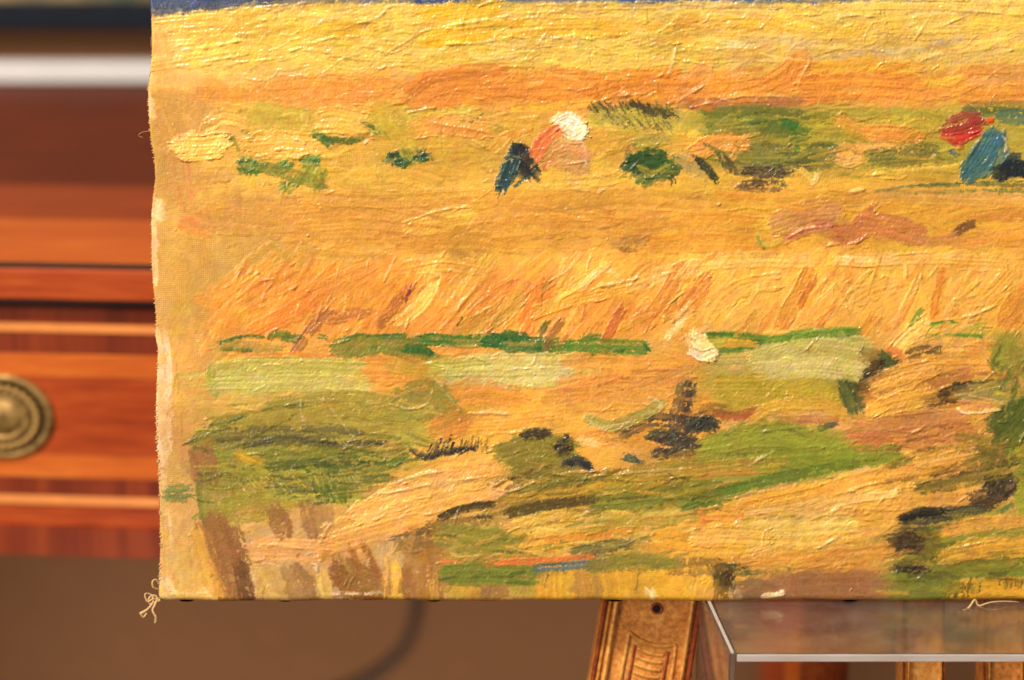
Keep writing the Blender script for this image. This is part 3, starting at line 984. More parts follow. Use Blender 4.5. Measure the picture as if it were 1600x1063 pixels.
S a8a436 26 1584,712 1600,730 1606,780 h.7 d.2 c=949430
S e6aa4e 22 1400,724 1460,716 1520,706 h1.0 d.2
S e8a848 20 1390,740 1450,736 1500,728 h1.0 d.2
S bc9644 18 1440,760 1500,752 1570,738 h.9 d.3 c=8e7a38 f=brush_stroke
S 5a4a2c 14 1500,744 1540,738 1580,724 h.8 d.42 f=brush_stroke
S 4a3a26 24 1574,730 1566,756 1540,784 h.8 d.4 c=5e4c2c f=brush_stroke
S 463624 20 1524,778 1548,782 h.7 d.35
S 30302a 13 1410,810 1430,801 1452,800 h1.0 d.15 c=404640 f=brush_stroke
S 4a4834 13 1440,806 1480,800 1532,796 h.9 d.3 c=343a30 f=brush_stroke
S 56503a 14 1414,820 1450,820 1484,814 h.8 d.45
S 4e7c40 8 1566,798 1580,788 h.7 d.3
S 54422a 34 1404,848 1420,846 1440,850 h.7 d.3 c=6a5230 f=brush_stroke
S 4a3824 13 1402,888 1424,884 1452,892 h.9 d.25 c=3a2e20 f=brush_stroke
S e69e4c 4 1398,876 1420,874 1446,880 h1.2 d.1
S 7c7030 26 1452,848 1470,870 h.6 d.3
S e8a83c 16 1476,832 1530,818 1640,812 h1.1 d.1 c=dc9838 f=brush_stroke
S 6e7830 12 1490,848 1540,842 1600,838 h.7 d.2 c=828034
S e9b03e 26 1474,872 1530,858 1640,850 h1.2 d.08 c=dca038 f=brush_stroke
S 6c7a28 22 1452,900 1520,890 1640,886 h.7 d.12 c=7e822c f=brush_stroke
S 70742c 30 1410,906 1470,910 h.5 d.2
S 7a8034 22 1404,926 1480,926 h.4 d.2
S e2a634 22 1486,922 1560,918 1640,918 h.6 d.15 c=d89828
V 5c5c28 1472,924 1530,918 14 24 80 3.5
V 6a5e28 1560,910 1600,912 7 14 85 4
S 66763a 22 258,772 288,770 h.3 d.42 c=7c8440 f=brush_stroke
S 9c683c 34 314,716 322,748 h.25 d.2
S 76782c 44 332,752 336,790 340,812 h.3 d.12 c=848030 f=brush_stroke
S 8c8c3a 6 300,812 306,806 h.3 d.3
S 9c6838 40 334,826 348,870 360,926 h.25 d.12 c=8c5c30 f=brush_stroke
S 8a5c34 22 364,830 380,884 h.25 d.32
S 6a4426 22 376,892 386,932 h.3 d.25
S d8a446 28 312,836 330,900 346,928 h.2 d.35
S 9e9438 36 362,796 400,790 430,786 h.4 d.2
S a6a03e 12 420,775 470,780 560,778 h.4 d.35
V d6c05c 370,760 470,752 22 26 -50 1.8
V cdb85a 480,758 600,748 20 24 -66 1.8
V 5a6c2a 490,766 540,776 14 26 -68 4
S 9a683c 24 432,802 444,836 h.3 d.25 c=86562e f=brush_stroke
S b08850 30 500,800 506,832 h.3 d.25
S 986840 22 480,796 490,836 h.3 d.25 c=a87c48
S eaa962 30 402,858 480,858 560,862 h.7 d.15 c=e09c58
S eeb474 10 420,850 500,852 560,860 h.8 d.2
S d8b468 30 370,900 420,910 460,916 h.25 d.25
S 92683e 34 458,900 476,930 h.25 d.2 c=98703e
S e4c26a 18 500,904 510,930 h.3 d.3
S 8e5c24 46 540,900 560,912 590,920 h.3 d.12 c=7c5020 f=brush_stroke
S a46c30 8 546,856 566,896 h.4 d.2
S 9c642c 9 566,848 592,900 h.4 d.2
V b89040 526,868 548,890 7 24 -62 3
S e4b448 26 612,888 614,932 h.3 d.2
S a8742e 58 664,862 668,928 h.3 d.12 c=966430
S 9c6c3c 16 636,896 640,932 h.3 d.3
S 74582c 30 630,844 664,840 h.5 d.3 c=8c6a34 f=brush_stroke
S efb660 24 520,830 600,806 700,780 h1.0 d.12 c=e4a452 f=brush_stroke
S f0ba66 24 560,800 640,770 740,748 h1.0 d.1 c=e6a858 f=brush_stroke
S efb45e 24 620,766 700,744 780,730 h1.0 d.15
S f0b662 22 650,796 720,776 790,768 h1.0 d.15
S f0b870 14 740,790 780,768 800,760 h1.1 d.2
S eeae58 20 500,860 580,836 660,812 h.8 d.25
S 40341e 9 690,808 720,796 764,788 h.9 d.15 c=5e4a26 f=brush_stroke
S 80602e 13 676,822 720,818 762,814 h.6 d.48
S 3e3a30 5 746,808 764,806 h.9 d.2
S 94863a 34 694,838 740,844 800,846 h.5 d.2 c=86802e f=brush_stroke
S e88a4c 7 694,878 760,874 840,866 h.8 d.3 c=e0643c f=brush_stroke
S e8b060 6 700,870 760,866 800,862 h.8 d.2
S 72802e 28 700,896 760,896 830,898 h.5 d.28 c=8a8a3a f=brush_stroke
S 9c7044 20 742,928 782,926 h.3 d.2
S d4ac44 16 710,926 738,926 h.3 d.2
S a8883a 22 772,794 850,768 920,758 h.8 d.2 c=7c682c f=brush_stroke
S caa03a 20 850,772 960,754 1082,738 h.9 d.12 c=a8882e f=brush_stroke
S 5e4e28 14 800,800 860,786 924,780 h.8 d.35 c=463c24 f=brush_stroke
S 5a5228 5 850,768 880,764 960,752 h.8 d.3
S dcac38 8 840,776 900,770 940,762 h.9 d.15
S 7e7c30 26 936,786 1020,776 1100,770 h.6 d.25 c=6a7430 f=brush_stroke
S 46702a 14 1072,792 1100,786 1120,790 h.7 d.25 f=brush_stroke
S 5c7a2c 14 1100,770 1150,762 1200,750 h.6 d.3
S ecc25a 14 804,822 860,808 990,802 h1.0 d.22 c=d8b04c f=brush_stroke
S e6bc54 12 800,840 880,828 990,816 h1.0 d.25
S eab048 13 788,858 880,844 984,832 h1.0 d.2 f=brush_stroke
S ec9a3a 9 858,846 900,840 980,832 h.9 d.15
S 5a5c3a 17 906,862 940,856 974,852 h.7 d.35 c=74683a f=brush_stroke
S e8743a 8 762,882 840,876 924,868 h1.0 d.15 c=e08844 f=brush_stroke
S 5e7074 11 836,888 880,884 924,882 h.7 d.3 c=747a64 f=brush_stroke
S 4a4e38 8 836,896 880,892 h.6 d.55
S 938a3a 22 930,884 990,876 1040,880 h.5 d.3
S ac9a44 20 960,846 1020,850 1060,842 h.5 d.35
S eaaa38 34 1030,846 1070,852 h.5 d.2
S e6b43a 50 866,908 868,940 h.35 d.12
S b88840 44 922,900 926,938 h.3 d.2 c=a87c3c
S e4ae36 50 972,906 976,938 h.3 d.15
S 8e7a34 6 1000,892 994,926 h.3 d.35
S 7c6c38 6 854,898 850,914 h.3 d.3
S e8b438 50 1040,906 1060,938 h.3 d.15
S 94703a 22 1056,890 1100,884 1140,890 h.5 d.4
S 54421e 26 1126,890 1134,904 1132,920 h.5 d.2 c=6e562a f=brush_stroke
S 4a5228 14 1146,886 1168,892 h.7 d.25 f=brush_stroke
S 6e7038 9 1160,898 1210,890 1260,884 h.6 d.5
S f0b04e 22 1090,812 1120,806 1160,804 h1.1 d.12
S f2bc5a 26 1092,838 1140,836 1200,836 h1.1 d.1 f=brush_stroke
S f2b848 20 1110,862 1200,862 1300,846 h1.1 d.1 c=ecae3c f=brush_stroke
S edc664 26 1162,824 1240,822 1320,816 h1.0 d.08 c=e2b858 f=brush_stroke
S edc562 22 1170,844 1260,844 1340,832 h1.0 d.1
S e6ae44 26 1170,790 1240,776 1330,756 h1.0 d.12 f=brush_stroke
S c4b060 14 1196,816 1260,804 1326,778 h.8 d.15 c=b0a260
S 7e86a0 4 1206,816 1250,808 1300,792 h.8 d.15
S 5e68a8 3 1252,808 1266,802 h.8 d.05
S f0b04e 24 1290,770 1350,752 1400,742 h1.0 d.15
S efb652 22 1270,806 1340,796 1400,804 h1.1 d.12
S ecb24e 26 1330,790 1380,780 1420,776 h1.0 d.15
S e6a850 18 1160,880 1240,876 1330,868 h.9 d.2
S e0a04a 20 1300,870 1360,862 1400,858 h.8 d.2
S f6a870 6 1340,782 1360,780 h1.1 d.1
S e09044 10 1096,798 1102,816 h.8 d.1
S f4d29a 16 1146,922 1152,938 h.2 d.15
S 866848 34 1164,926 1196,926 h.2 d.12 c=7a5c42
S a06c44 38 1210,924 1290,918 1366,918 h.25 d.1 c=94623e f=brush_stroke
S f6ebc8 7 1196,932 1220,928 h1.3 d.15
S 9c7c4c 30 1374,922 1396,922 h.2 d.15
S fae2b4 12 252,318 254,338 h.3 d.1
S fae2b4 16 246,330 252,334 h.3 d.1
S f6d7a4 12 238,150 240,176 h.2 d.2
S f6d8a6 10 241,352 243,400 242,440 h.2 d.25
S f0cfa0 22 250,530 254,580 252,620 h.2 d.62
S f2d2a8 26 250,610 252,660 h.2 d.35
S f3d4ac 24 250,660 254,700 h.2 d.3
S f2cfa2 18 246,700 248,760 h.2 d.4
S eecb92 22 248,800 250,880 250,930 h.2 d.45
S f4d6a4 30 248,920 260,938 h.2 d.25
S f4dcb4 9 322,922 334,936 h.2 d.3
S f4e6c4 4 504,929 528,929 h.7 d.25
S f6e8c8 5 540,928 558,929 h.8 d.2
S f8eacb 5 568,928 600,927 h.8 d.15
S f0dcb4 2 262,929 340,928 440,929 h.4 d.3
S f0d8a6 12 1014,922 1020,932 h.3 d.5
S c8b042 30 402,176 440,184 480,188 h.4 d.2
S c8ac3e 34 600,176 620,200 640,228 h.5 d.3
S 48662c 12 492,211 504,216 514,225 h.8 d.3
S 42602c 8 512,217 544,220 572,213 h.8 d.25
S 80802e 16 412,262 450,272 498,286 h.4 d.42
S f3c05a 26 404,226 440,224 480,226 h1.3 d.05 c=eab04c
S f6cc68 26 284,228 310,228 342,226 h1.7 d.04 c=efbd56
S c69450 34 876,240 892,244 906,250 h.8 d.12 c=d08a50 f=painted_figure/shirt
S da8850 16 876,236 890,230 904,236 h.8 d.2 c=d87848 f=painted_figure/shirt
S e07a48 18 870,206 852,222 840,240 h1.0 d.08 c=d46a42 f=painted_figure/shirt
S c89a54 7 868,214 858,236 846,258 h1.1 d.1 f=painted_figure/shirt
S f9e9c0 4 906,222 913,238 915,252 h1.3 d.12 f=painted_figure/shirt
S 20282e 22 812,238 820,254 832,268 h1.1 d.05 c=2c2c36 f=painted_figure/trousers
S 264048 20 786,288 795,266 803,246 h1.0 d.06 c=305058 f=painted_figure/trousers
S fdf2d4 17 878,192 892,190 904,196 h2.0 d0 c=f7e6ba f=painted_figure/hat
S fcefcc 16 888,208 898,204 908,206 h2.0 d0 c=f3dfae f=painted_figure/hat
S 34482a 22 984,266 1016,268 1050,270 h.8 d.42 c=5a6a30 f=brush_stroke
S 6e7030 12 1104,178 1170,174 1250,178 h.5 d.25 c=505c2a
S 66702c 20 1190,196 1220,202 1252,206 h.5 d.3 c=3c5c28
S b83a34 20 1486,204 1504,200 1522,194 h1.2 d.06 c=94342e f=painted_figure/cap
S cc3c32 13 1484,214 1502,216 1520,208 h1.2 d.08 f=painted_figure/cap
S 42707c 30 1550,222 1538,244 1520,268 h1.1 d.06 c=305866 f=painted_figure/smock
S 1c2630 22 1564,270 1586,262 1612,266 h1.0 d.06 c=141a22 f=painted_figure/trousers
S 34322a 9 400,696 450,687 520,694 h.9 d.3 c=4c4a38
S 4c5a2c 12 420,730 500,724 600,722 h.6 d.45
S 5c5c30 9 340,690 420,684 520,686 h.5 d.5
S 262620 14 1412,808 1440,802 1470,800 h1.0 d.15
S 2e2418 11 1450,624 1482,612 1504,604 h.9 d.18
S 3a4428 24 1324,604 1332,620 1336,634 h.6 d.3 c=56602c
S 3e5024 34 1566,664 1592,650 1612,640 h.7 d.25 c=526026
S 8c8034 40 792,712 836,700 884,708 h.8 d.2 c=746a2a f=brush_stroke
S 7e742e 28 800,736 850,746 902,740 h.8 d.25 c=94843a
B 3e3424 24,6 838,679 8 12
B 382e20 12,9 880,696 30 10
S 2c2c2c 13 886,726 902,722 916,728 h1.0 d.15 c=3c4044
S ecc488 4 822,738 840,736 848,730 h1.3 d.1
S 988834 24 850,768 960,748 1100,728 h.9 d.15 c=7c7228 f=brush_stroke
S c89c36 12 850,776 960,758 1090,738 h.9 d.2
S 74782c 30 932,784 1020,774 1120,766 h.6 d.22 c=8a8432 f=brush_stroke
S 969a32 44 1112,702 1200,686 1312,702 h.6 d.1 c=8a9030 f=brush_stroke
S 8a922e 28 1190,722 1290,716 1396,712 h.6 d.15 c=7c8a2c f=brush_stroke
S 5e7e2a 15 1126,770 1200,752 1330,724 h.6 d.25 c=6e842c f=brush_stroke
S a88438 13 1000,744 1100,732 1222,722 h.8 d.2 c=c29a3e
S 74782e 40 1402,914 1440,908 1480,908 h.5 d.15 c=80802e
S 7c7630 30 1450,838 1466,862 1480,884 h.6 d.25
S 66702a 34 1572,690 1592,668 1606,640 h.7 d.2 c=4e5c26 f=brush_stroke
S 90903a 26 1562,548 1580,556 1606,580 h.6 d.3
S 80702e 30 1516,712 1560,722 1606,736 h.6 d.35 c=5e5228
S a4a434 26 1590,716 1600,750 1602,792 h.7 d.15 c=94982e f=brush_stroke
S 94863a 30 700,840 750,846 804,848 h.5 d.2 c=848030
S 74822e 26 700,898 760,896 830,900 h.5 d.22 c=86883a
S cbbf6e 30 1190,558 1264,542 1342,550 h.8 d.06 c=beb262 f=brush_stroke
S d4c47c 24 1192,580 1270,574 1350,582 h.9 d.08 c=c8b86c f=brush_stroke
S 4e7a2c 7 1110,524 1150,524 1196,528 h.8 d.2
S 6a8c2e 9 1196,532 1260,524 1340,518 h.9 d.12 c=527c2c f=brush_stroke
S ffe4ac 22 1088,534 1098,542 1106,552 h1.9 d0 c=fbd890
S ffefd0 10 1088,550 1098,556 1108,552 h1.9 d0
B 403a2c 34,8 1052,682 -6 16
B 34342c 16,9 1096,662 0 14
B 3c3226 16,22 1562,756 50 20
B 40321f 20,14 1420,850 0 18
B 3a3024 24,6 1426,888 -6 10
B 46391f 10,16 1132,902 80 12
B 463a24 22,10 1366,578 35 14
B 24401f 30,11 1008,250 4 16
S f7cd68 24 284,226 312,226 346,222 h1.8 d0 c=f0be56 f=brush_stroke
S f6c964 20 290,240 312,239 335,237 h1.7 d0 c=eebb54 f=brush_stroke
S cf9458 28 1216,352 1260,336 1300,332 h.8 d.15 c=c48660 f=brush_stroke
S c8805a 15 1230,370 1268,354 1300,352 h.9 d.15 c=b87050 f=brush_stroke
S c87c4c 26 1308,364 1336,362 1362,340 h.9 d.1 c=bc6c48 f=brush_stroke
S cb824a 30 1360,350 1398,356 1432,366 h.9 d.1 c=c47444 f=brush_stroke
S c4644a 5 1234,374 1262,358 1292,350 h.9 d.15
S d09050 12 1430,372 1462,378 1494,368 h.7 d.25
P 300,628 690,790 90 2.5,6 40 4 5c6430 c8a83c 8a8a34 3e4a2c d8b84c 6c7430
P 430,690 610,780 50 2,5 36 2 46522c b8a43c 5a6a2c d0b448 38402a
P 690,820 830,915 40 2.5,6 34 4 5c6a2c c8a040 8a8434 e0a850 4a5428
P 800,740 1120,800 70 2.5,6 60 10 5a5428 c89c38 8c8430 d8ac44 443c22 6e7a2c
P 800,800 1080,880 70 2.5,6 60 8 e8c05c 8a8434 d8a844 6a6e34 f0cc70 c88438
P 1100,175 1300,265 60 2.5,6 34 6 56602c b0a03c 7a7c34 3c5428 c8ac44
P 1400,690 1600,760 50 3,7 40 14 5c4c28 e4a84c 8a7830 d0a048 463820
P 1395,820 1600,935 60 3,7 40 6 4e5826 d8a23a 7c7a2c 3e3a22 e8b448 5c6c2a
P 1330,560 1560,700 45 3,7 40 8 b87840 f0b85c d8984c 8a5c34 e8a850
P 1550,520 1600,720 36 3,7 30 60 5a6628 b8a440 8a8a34 d09c50 44502a
P 1100,650 1340,740 36 2.5,5 40 5 74782c b8ac40 a09c38 5e6c2a
P 900,570 1100,700 50 2.5,6 44 6 d08a40 eab060 c88048 e09c4c
P 360,410 620,520 30 4,8 44 44 e88c38 f4ae54 d98238 f8bc5c
P 640,410 1100,520 46 4,9 50 50 e88c3a fcc868 dc8838 f8b850 ffd888
P 1110,400 1600,520 40 4,9 50 52 f0a040 ffd07a fcc060 e89a40
P 390,170 800,290 60 2.5,6 32 6 d0b040 f0c45c dca044 b89c38 f2cc6c
P 820,165 1080,290 40 2.5,6 30 4 c8b040 ecc050 d89c40 e8b848
P 1240,170 1500,280 50 2.5,6 34 4 a89c38 d8bc4c 8c8c38 e0b048
P 290,10 900,105 70 3,8 60 8 e0b848 f4d470 d8a83c f8dc84 c8a850
P 900,5 1600,100 80 3,8 60 6 e8c050 f6d878 dcb048 f8e08c d0b070
P 630,100 1600,165 60 3,7 44 5 d8843a f0a850 c87834 f2b458
P 330,300 1600,395 70 3,7 60 3 d09438 e8b04c e8a040 c88a3c
P 400,830 700,930 16 3,8 36 80 b88a48 e8b868 a06c38 d8a858 8c5c30
P 1090,790 1400,890 50 3,8 50 10 f4c264 dca044 f8d080 e8a848
S c89a56 36 878,246 892,246 908,252 h.8 d.1 c=d0925a f=painted_figure/shirt
S e07c48 20 870,206 852,222 840,240 h1.0 d.1 c=d66e44 f=painted_figure/shirt
S c8a05a 6 868,216 858,236 848,256 h1.1 d.1 f=painted_figure/shirt
S fdf3d8 15 874,190 886,184 900,188 910,198 h1.9 d0 c=f8e8c0 f=painted_figure/hat
S fcf0d0 15 908,202 904,214 892,214 886,204 h1.9 d0 c=f5e2b4 f=painted_figure/hat
S fdf4dc 14 884,196 894,200 902,204 h2.0 d0 c=f8e8c0 f=painted_figure/hat
S f9eac4 4 908,222 914,238 916,254 h1.3 d.15
S b4a450 14 924,656 956,666 1000,650 1032,632 h1.1 d.03 c=a8984a f=brush_stroke
S e8d598 4 924,661 946,669 990,657 h1.4 d.05
S d8c684 3 1016,622 1032,630 1030,640 h1.2 d.1
S ffe6b2 17 1088,532 1097,540 1106,549 h1.9 d0 c=fbdc98 f=brush_stroke
S ffefd0 12 1084,550 1096,556 1108,552 h1.9 d0
S f0b85c 24 1370,600 1416,584 1450,576 h1.3 d.08 c=e6a64a f=brush_stroke
S f0b64e 22 1364,642 1404,630 1452,620 h1.3 d.06 c=e2a23e f=brush_stroke
S eec76a 26 1162,826 1240,824 1322,818 h1.1 d.08 c=e4bc5c f=brush_stroke
S f2be5e 24 1092,840 1140,838 1190,840 h1.2 d.1 c=eab050 f=brush_stroke
S f0ba68 26 560,804 640,774 740,752 h1.0 d.1 c=e8ac5c f=brush_stroke
S f0b866 24 620,774 700,752 784,738 h1.0 d.12 c=e6a856 f=brush_stroke
S 2e5228 20 1000,250 1020,244 1044,252 h.8 d.45 c=566a30
S c8b448 9 1000,262 1022,270 1044,262 h.7 d.5
S f6dca4 4 1498,640 1506,645 1534,644 1562,640 h1.6 d.02
S cc9a58 22 874,234 890,230 908,240 h.8 d.1 c=d28f58 f=painted_figure/shirt
S fcf0d2 12 886,208 896,212 906,206 h2.0 d0 c=f6e4b8 f=painted_figure/hat
S bcae48 24 926,184 1000,182 1092,192 h.6 d.36 c=a89c44
V 4a462e 924,170 1004,164 20 17 -52 2.2
V 44402c 992,168 1054,178 22 20 -48 2.8
V 6a6440 946,186 1050,198 20 20 -50 2
S 986436 40 332,824 348,872 364,926 h.25 d.12 c=885a30 f=brush_stroke
S d6a248 18 306,836 322,890 336,926 h.2 d.3
S 6c4628 20 376,890 386,932 h.3 d.25 f=brush_stroke
S d8b060 24 416,900 428,926 h.25 d.2
S e2bc62 14 506,902 512,930 h.3 d.25
S f8eacb 4 540,928 558,929 h.8 d.2
S f8eacb 4 568,928 600,927 h.8 d.15
S 54583a 17 904,864 940,857 976,852 h.7 d.34 c=6e683a f=brush_stroke
S e8743a 7 780,880 840,876 924,869 h1.0 d.2 c=e08844 f=brush_stroke
S 5e7078 9 840,888 880,885 922,882 h.7 d.3 c=747a64 f=brush_stroke
S 8a863a 20 930,886 990,878 1050,880 h.5 d.28 c=726f30 f=brush_stroke
S 84803a 14 940,812 1010,812 1080,806 h.6 d.4 c=a89640
S 5e4e28 13 800,802 860,788 926,781 h.8 d.36 c=463c24 f=brush_stroke
S 40341e 9 690,808 720,797 764,789 h.9 d.2 c=5e4a26 f=brush_stroke
S 7e6a30 16 1440,764 1500,752 1566,738 h.9 d.4 c=a88c40
S f2bc66 14 1440,724 1480,716 1520,708 h1.1 d.15
S f0b45c 16 1480,832 1530,820 1610,814 h1.1 d.12 c=e4a044
S f2ba50 18 1478,872 1530,860 1610,852 h1.2 d.1 c=e0a43c
S f4c878 12 1290,790 1340,778 1400,770 h1.2 d.15
S f6cc80 10 1170,800 1230,790 1290,776 h1.1 d.2
S 6c7c2e 14 1180,756 1250,742 1330,726 h.6 d.3
R f6d890 2.2 270,80 330,73 376,64
R f4d080 2.4 455,80 490,68 520,59 560,57
R fae4ac 2.4 690,70 760,65 800,56
R fbe6b0 2.6 800,58 850,60 900,54
R fbe8b8 2.8 1056,76 1052,98 1044,118
R fce8b4 2.6 560,36 590,28 606,12
R fae0a0 2.2 700,40 740,34 800,24
R fae0a4 2.4 1330,40 1310,30 1330,24 1370,26
R f8dca0 2.2 1440,28 1500,18 1560,20
R f2c88a 2.2 930,160 970,150 1010,146
R fbe2b0 2.4 1244,144 1254,118 1264,100
R f6d49a 2.4 1080,168 1150,152 1200,150 1260,156
R fcd89c 2.4 1054,164 1072,150 1100,134
R f8dc9c 2.2 400,244 450,246 488,240
R f8daa0 2 460,232 458,222 466,218 474,224 472,236 462,238
R f4ce90 2 730,216 748,224 756,230
R f0cb84 2.2 640,176 668,170 680,168
R fce0a4 2.4 936,302 952,292 966,286
R f4cc80 2 644,344 690,328 734,324
R f6d48e 2.2 618,402 608,424 600,440
R f6d290 2.2 656,404 668,420 684,432
R fbe0b0 2.6 1036,496 1058,494 1076,478 1090,462
R fbe2b0 2.4 1328,300 1350,296
R f4d8a0 2.4 672,584 690,604 718,642
R f4d6a4 2.2 734,646 770,646 800,648
R ecd49a 2 505,624 530,656 556,688
R f6dca4 2.2 610,632 640,640 668,632 676,612
R ecd090 2 470,625 472,650 478,668
R fae0a6 2.4 920,456 940,448 980,440 1010,430
R e8c890 2.4 930,744 1000,738 1080,732
R f6d89c 2.6 1268,812 1300,800 1320,793 1368,797
R f8e4b8 2.8 1268,862 1290,850 1312,836
R f6d6a4 2.4 1150,778 1180,768 1206,772
R f6dcb0 2.6 1310,772 1340,762 1380,752
R f8dca8 2.2 1210,706 1190,716 1170,728
R fadfb0 2.6 610,758 660,742 700,736
R fae0b4 2.4 600,772 660,760 760,744
R f6daa4 2.4 410,852 440,852 470,858
R fbe7c4 2.2 486,882 494,884 496,900
R fae6c6 2.2 394,895 400,915 401,930
R f3d4a0 2 770,764 800,768 838,752
R f2d8a0 2.4 870,742 900,738 930,736
R f6dcae 2 1230,372 1260,358 1300,354
R f4c88c 2 1320,384 1340,378 1356,366
R fbe2a4 2.2 1560,476 1520,492 1480,500
R f8d89a 2.2 1476,858 1520,850 1566,842
K 1371,0 1380,30 1386,70
K 1384,70 1382,110
K 1012,0 1014,60
K 926,56 922,90 926,120
K 930,122 938,160
K 1290,360 1292,396 1285,424
K 1060,440 1058,480
K 850,430 846,500
K 1304,440 1322,470 1328,500
K 372,20 374,76
K 1384,8 1388,60
K 1030,130 1030,210
K 1580,500 1600,508
K 690,170 692,240
"""
def pairs(tk): return [tuple(float(q) for q in p.split(',')) for p in tk]
FIG = {}
def part_label(f, x):
    if f is None: return None
    if f.startswith('painted_figure'):
        key = ('L' if x < 1200 else 'R') + f
        if key not in FIG:
            FIG[key] = lab_id(key)
        return FIG[key]
    return lab_id(f)

for ln in STROKES.strip().splitlines():
    tk = ln.split()
    k = tk[0]
    if k == 'K':
        pts = pairs(tk[1:])
        ridge_line(pts, hx('7a5424'), 0.9, -0.5, 0.4)
    elif k == 'R':
        ridge_line(pairs(tk[3:]), hx(tk[1]), float(tk[2]), 1.5, 0.35)
    elif k == 'S':
        opt = {}
        pts = []
        for t_ in tk[3:]:
            if ',' in t_: pts.append(tuple(float(q) for q in t_.split(',')))
            elif t_.startswith('c='): opt['col2'] = hx(t_[2:])
            elif t_.startswith('f='): opt['f'] = t_[2:]
            elif t_[0] == 'd': opt['dry'] = float(t_[1:])
            elif t_[0] == 'h': opt['h'] = float(t_[1:])
            elif t_[0] == 't': opt['wet'] = float(t_[1:])
        f = opt.pop('f', None)
        w = float(tk[2])
        if w > 6: w *= 1.16
        stroke(pts, w, hx(tk[1]), lab=part_label(f, pts[0][0]), rag=min(7, 2 + w * 0.25), **opt)
    elif k == 'P':
        # broken colour: loose touches of a few pigments over an area
        (xa_, ya_), (xb_, yb_) = pairs(tk[1:3]); n = int(tk[3]); w0, w1 = (float(q) for q in tk[4].split(','))
        Lm = float(tk[5]); a0 = math.radians(float(tk[6])); pal = [hx(q) for q in tk[7:]]
        for i in range(n):
            x = rng.uniform(xa_, xb_); y = rng.uniform(ya_, yb_); L = Lm * rng.uniform(0.2, 0.65)
            aa = a0 + rng.normal(0, 0.17); bow = rng.normal(0, 0.08) * L
            loc = C[int(np.clip((y - Y0) / G, 0, NY - 1)), int(np.clip((x - X0) / G, 0, NX - 1))]
            pc = jit(pal[int(rng.integers(len(pal)))], 0.06)
            pc = pc * 0.72 + loc * 0.28
            if np.abs(loc - hx('808080')).sum() > 0 and loc.max() < 0.42: continue      # leave the darkest marks alone
            stroke([(x - math.cos(aa) * L, y + math.sin(aa) * L), (x + bow * 0.3, y + bow), (x + math.cos(aa) * L, y - math.sin(aa) * L)],
                   rng.uniform(w0, w1), pc, None, rng.uniform(0.45, 1.1), rng.uniform(0.28, 0.5), 0.15, rag=3, hold=1, alpha=0.85)
    elif k == 'B':
        c = hx(tk[1]); rx, ry = (float(q) for q in tk[2].split(',')); cx, cy = (float(q) for q in tk[3].split(','))
        a = math.radians(float(tk[4])); n = int(tk[5])
        lb = lab_id('brush_stroke') if n >= 8 else None
        for i in range(3):
            oy = (i - 1) * ry * 0.62
            sx = rx * (0.92 if i == 1 else 0.7)
            ex, ey = math.cos(a) * sx, -math.sin(a) * sx
            jx, jy = rng.normal(0, 2, 2)
            qx = cx + oy * math.sin(a) + jx; qy = cy + oy * math.cos(a) + jy
            stroke([(qx - ex, qy - ey), (qx, qy + rng.normal(0, 2)), (qx + ex, qy + ey)], max(5, ry * 0.95), jit(c, 0.08), jit(c * 1.3, 0.1), 0.6, min(0.6, 0.36 + 4.0 / max(n, 6)), 0.25, lab=lb, rag=5)
        n *= 2
        for i in range(n):
            r = math.sqrt(rng.random()); t_ = rng.uniform(0, 2 * math.pi)
            px = r * rx * math.cos(t_); py = r * ry * math.sin(t_)
            qx = cx + px * math.cos(a) + py * math.sin(a); qy = cy - px * math.sin(a) + py * math.cos(a)
            aa = a + rng.normal(0, 0.45); L = rng.uniform(0.2, 0.55) * max(min(rx, 22), 9) * 0.6
            stroke([(qx - math.cos(aa) * L, qy + math.sin(aa) * L), (qx + math.cos(aa) * L, qy - math.sin(aa) * L)],
                   rng.uniform(2.4, 6.0), jit(c * 0.95, 0.16), jit(c * 1.35, 0.15), 0.9, 0.52, 0.12, lab=lb, rag=3)
    elif k == 'V':
        c = hx(tk[1]); (xa_, ya_), (xb_, yb_) = pairs(tk[2:4]); n = int(tk[4]); L = float(tk[5]); a = math.radians(float(tk[6])); w = float(tk[7])
        for i in range(n):
            f = (i + rng.uniform(0.1, 0.9)) / n
            x = xa_ + (xb_ - xa_) * f; y = ya_ + (yb_ - ya_) * f + rng.normal(0, L * 0.12)
            aa = a + rng.normal(0, 0.12); l2 = L * rng.uniform(0.35, 0.62)
            stroke([(x - math.cos(aa) * l2, y + math.sin(aa) * l2), (x + math.cos(aa) * l2, y - math.sin(aa) * l2)],
                   w * rng.uniform(0.7, 1.2), jit(c, 0.12), None, 0.55, 0.35, 0.2, rag=2, hold=1)

bristle_marks(420, (1.4, 3.0), 0.10, 0.6)

# ---- the wet paint drags a little at every edge
wy_ = np.clip(np.arange(NY)[:, None] + np.rint(0.40 * full(NM) + 0.45 * full(NF)).astype(int), 0, NY - 1)
wx_ = np.clip(np.arange(NX)[None, :] + np.rint(0.55 * full(NM, 1.0)[::-1] + 0.5 * full(NF)[:, ::-1]).astype(int), 0, NX - 1)
C = C[wy_, wx_]; LAB = LAB[wy_, wx_]; T = T[wy_, wx_]; H = 0.6 * H + 0.4 * H[wy_, wx_]
C = C * (1 + 0.018 * full(NF) + 0.016 * full(NM) + 0.018 * full(NL))[..., None]
C[..., 1] *= 1 + 0.014 * full(NM)[::-1]
C[..., 2] *= 1 + 0.05 * full(NM)[:, ::-1]

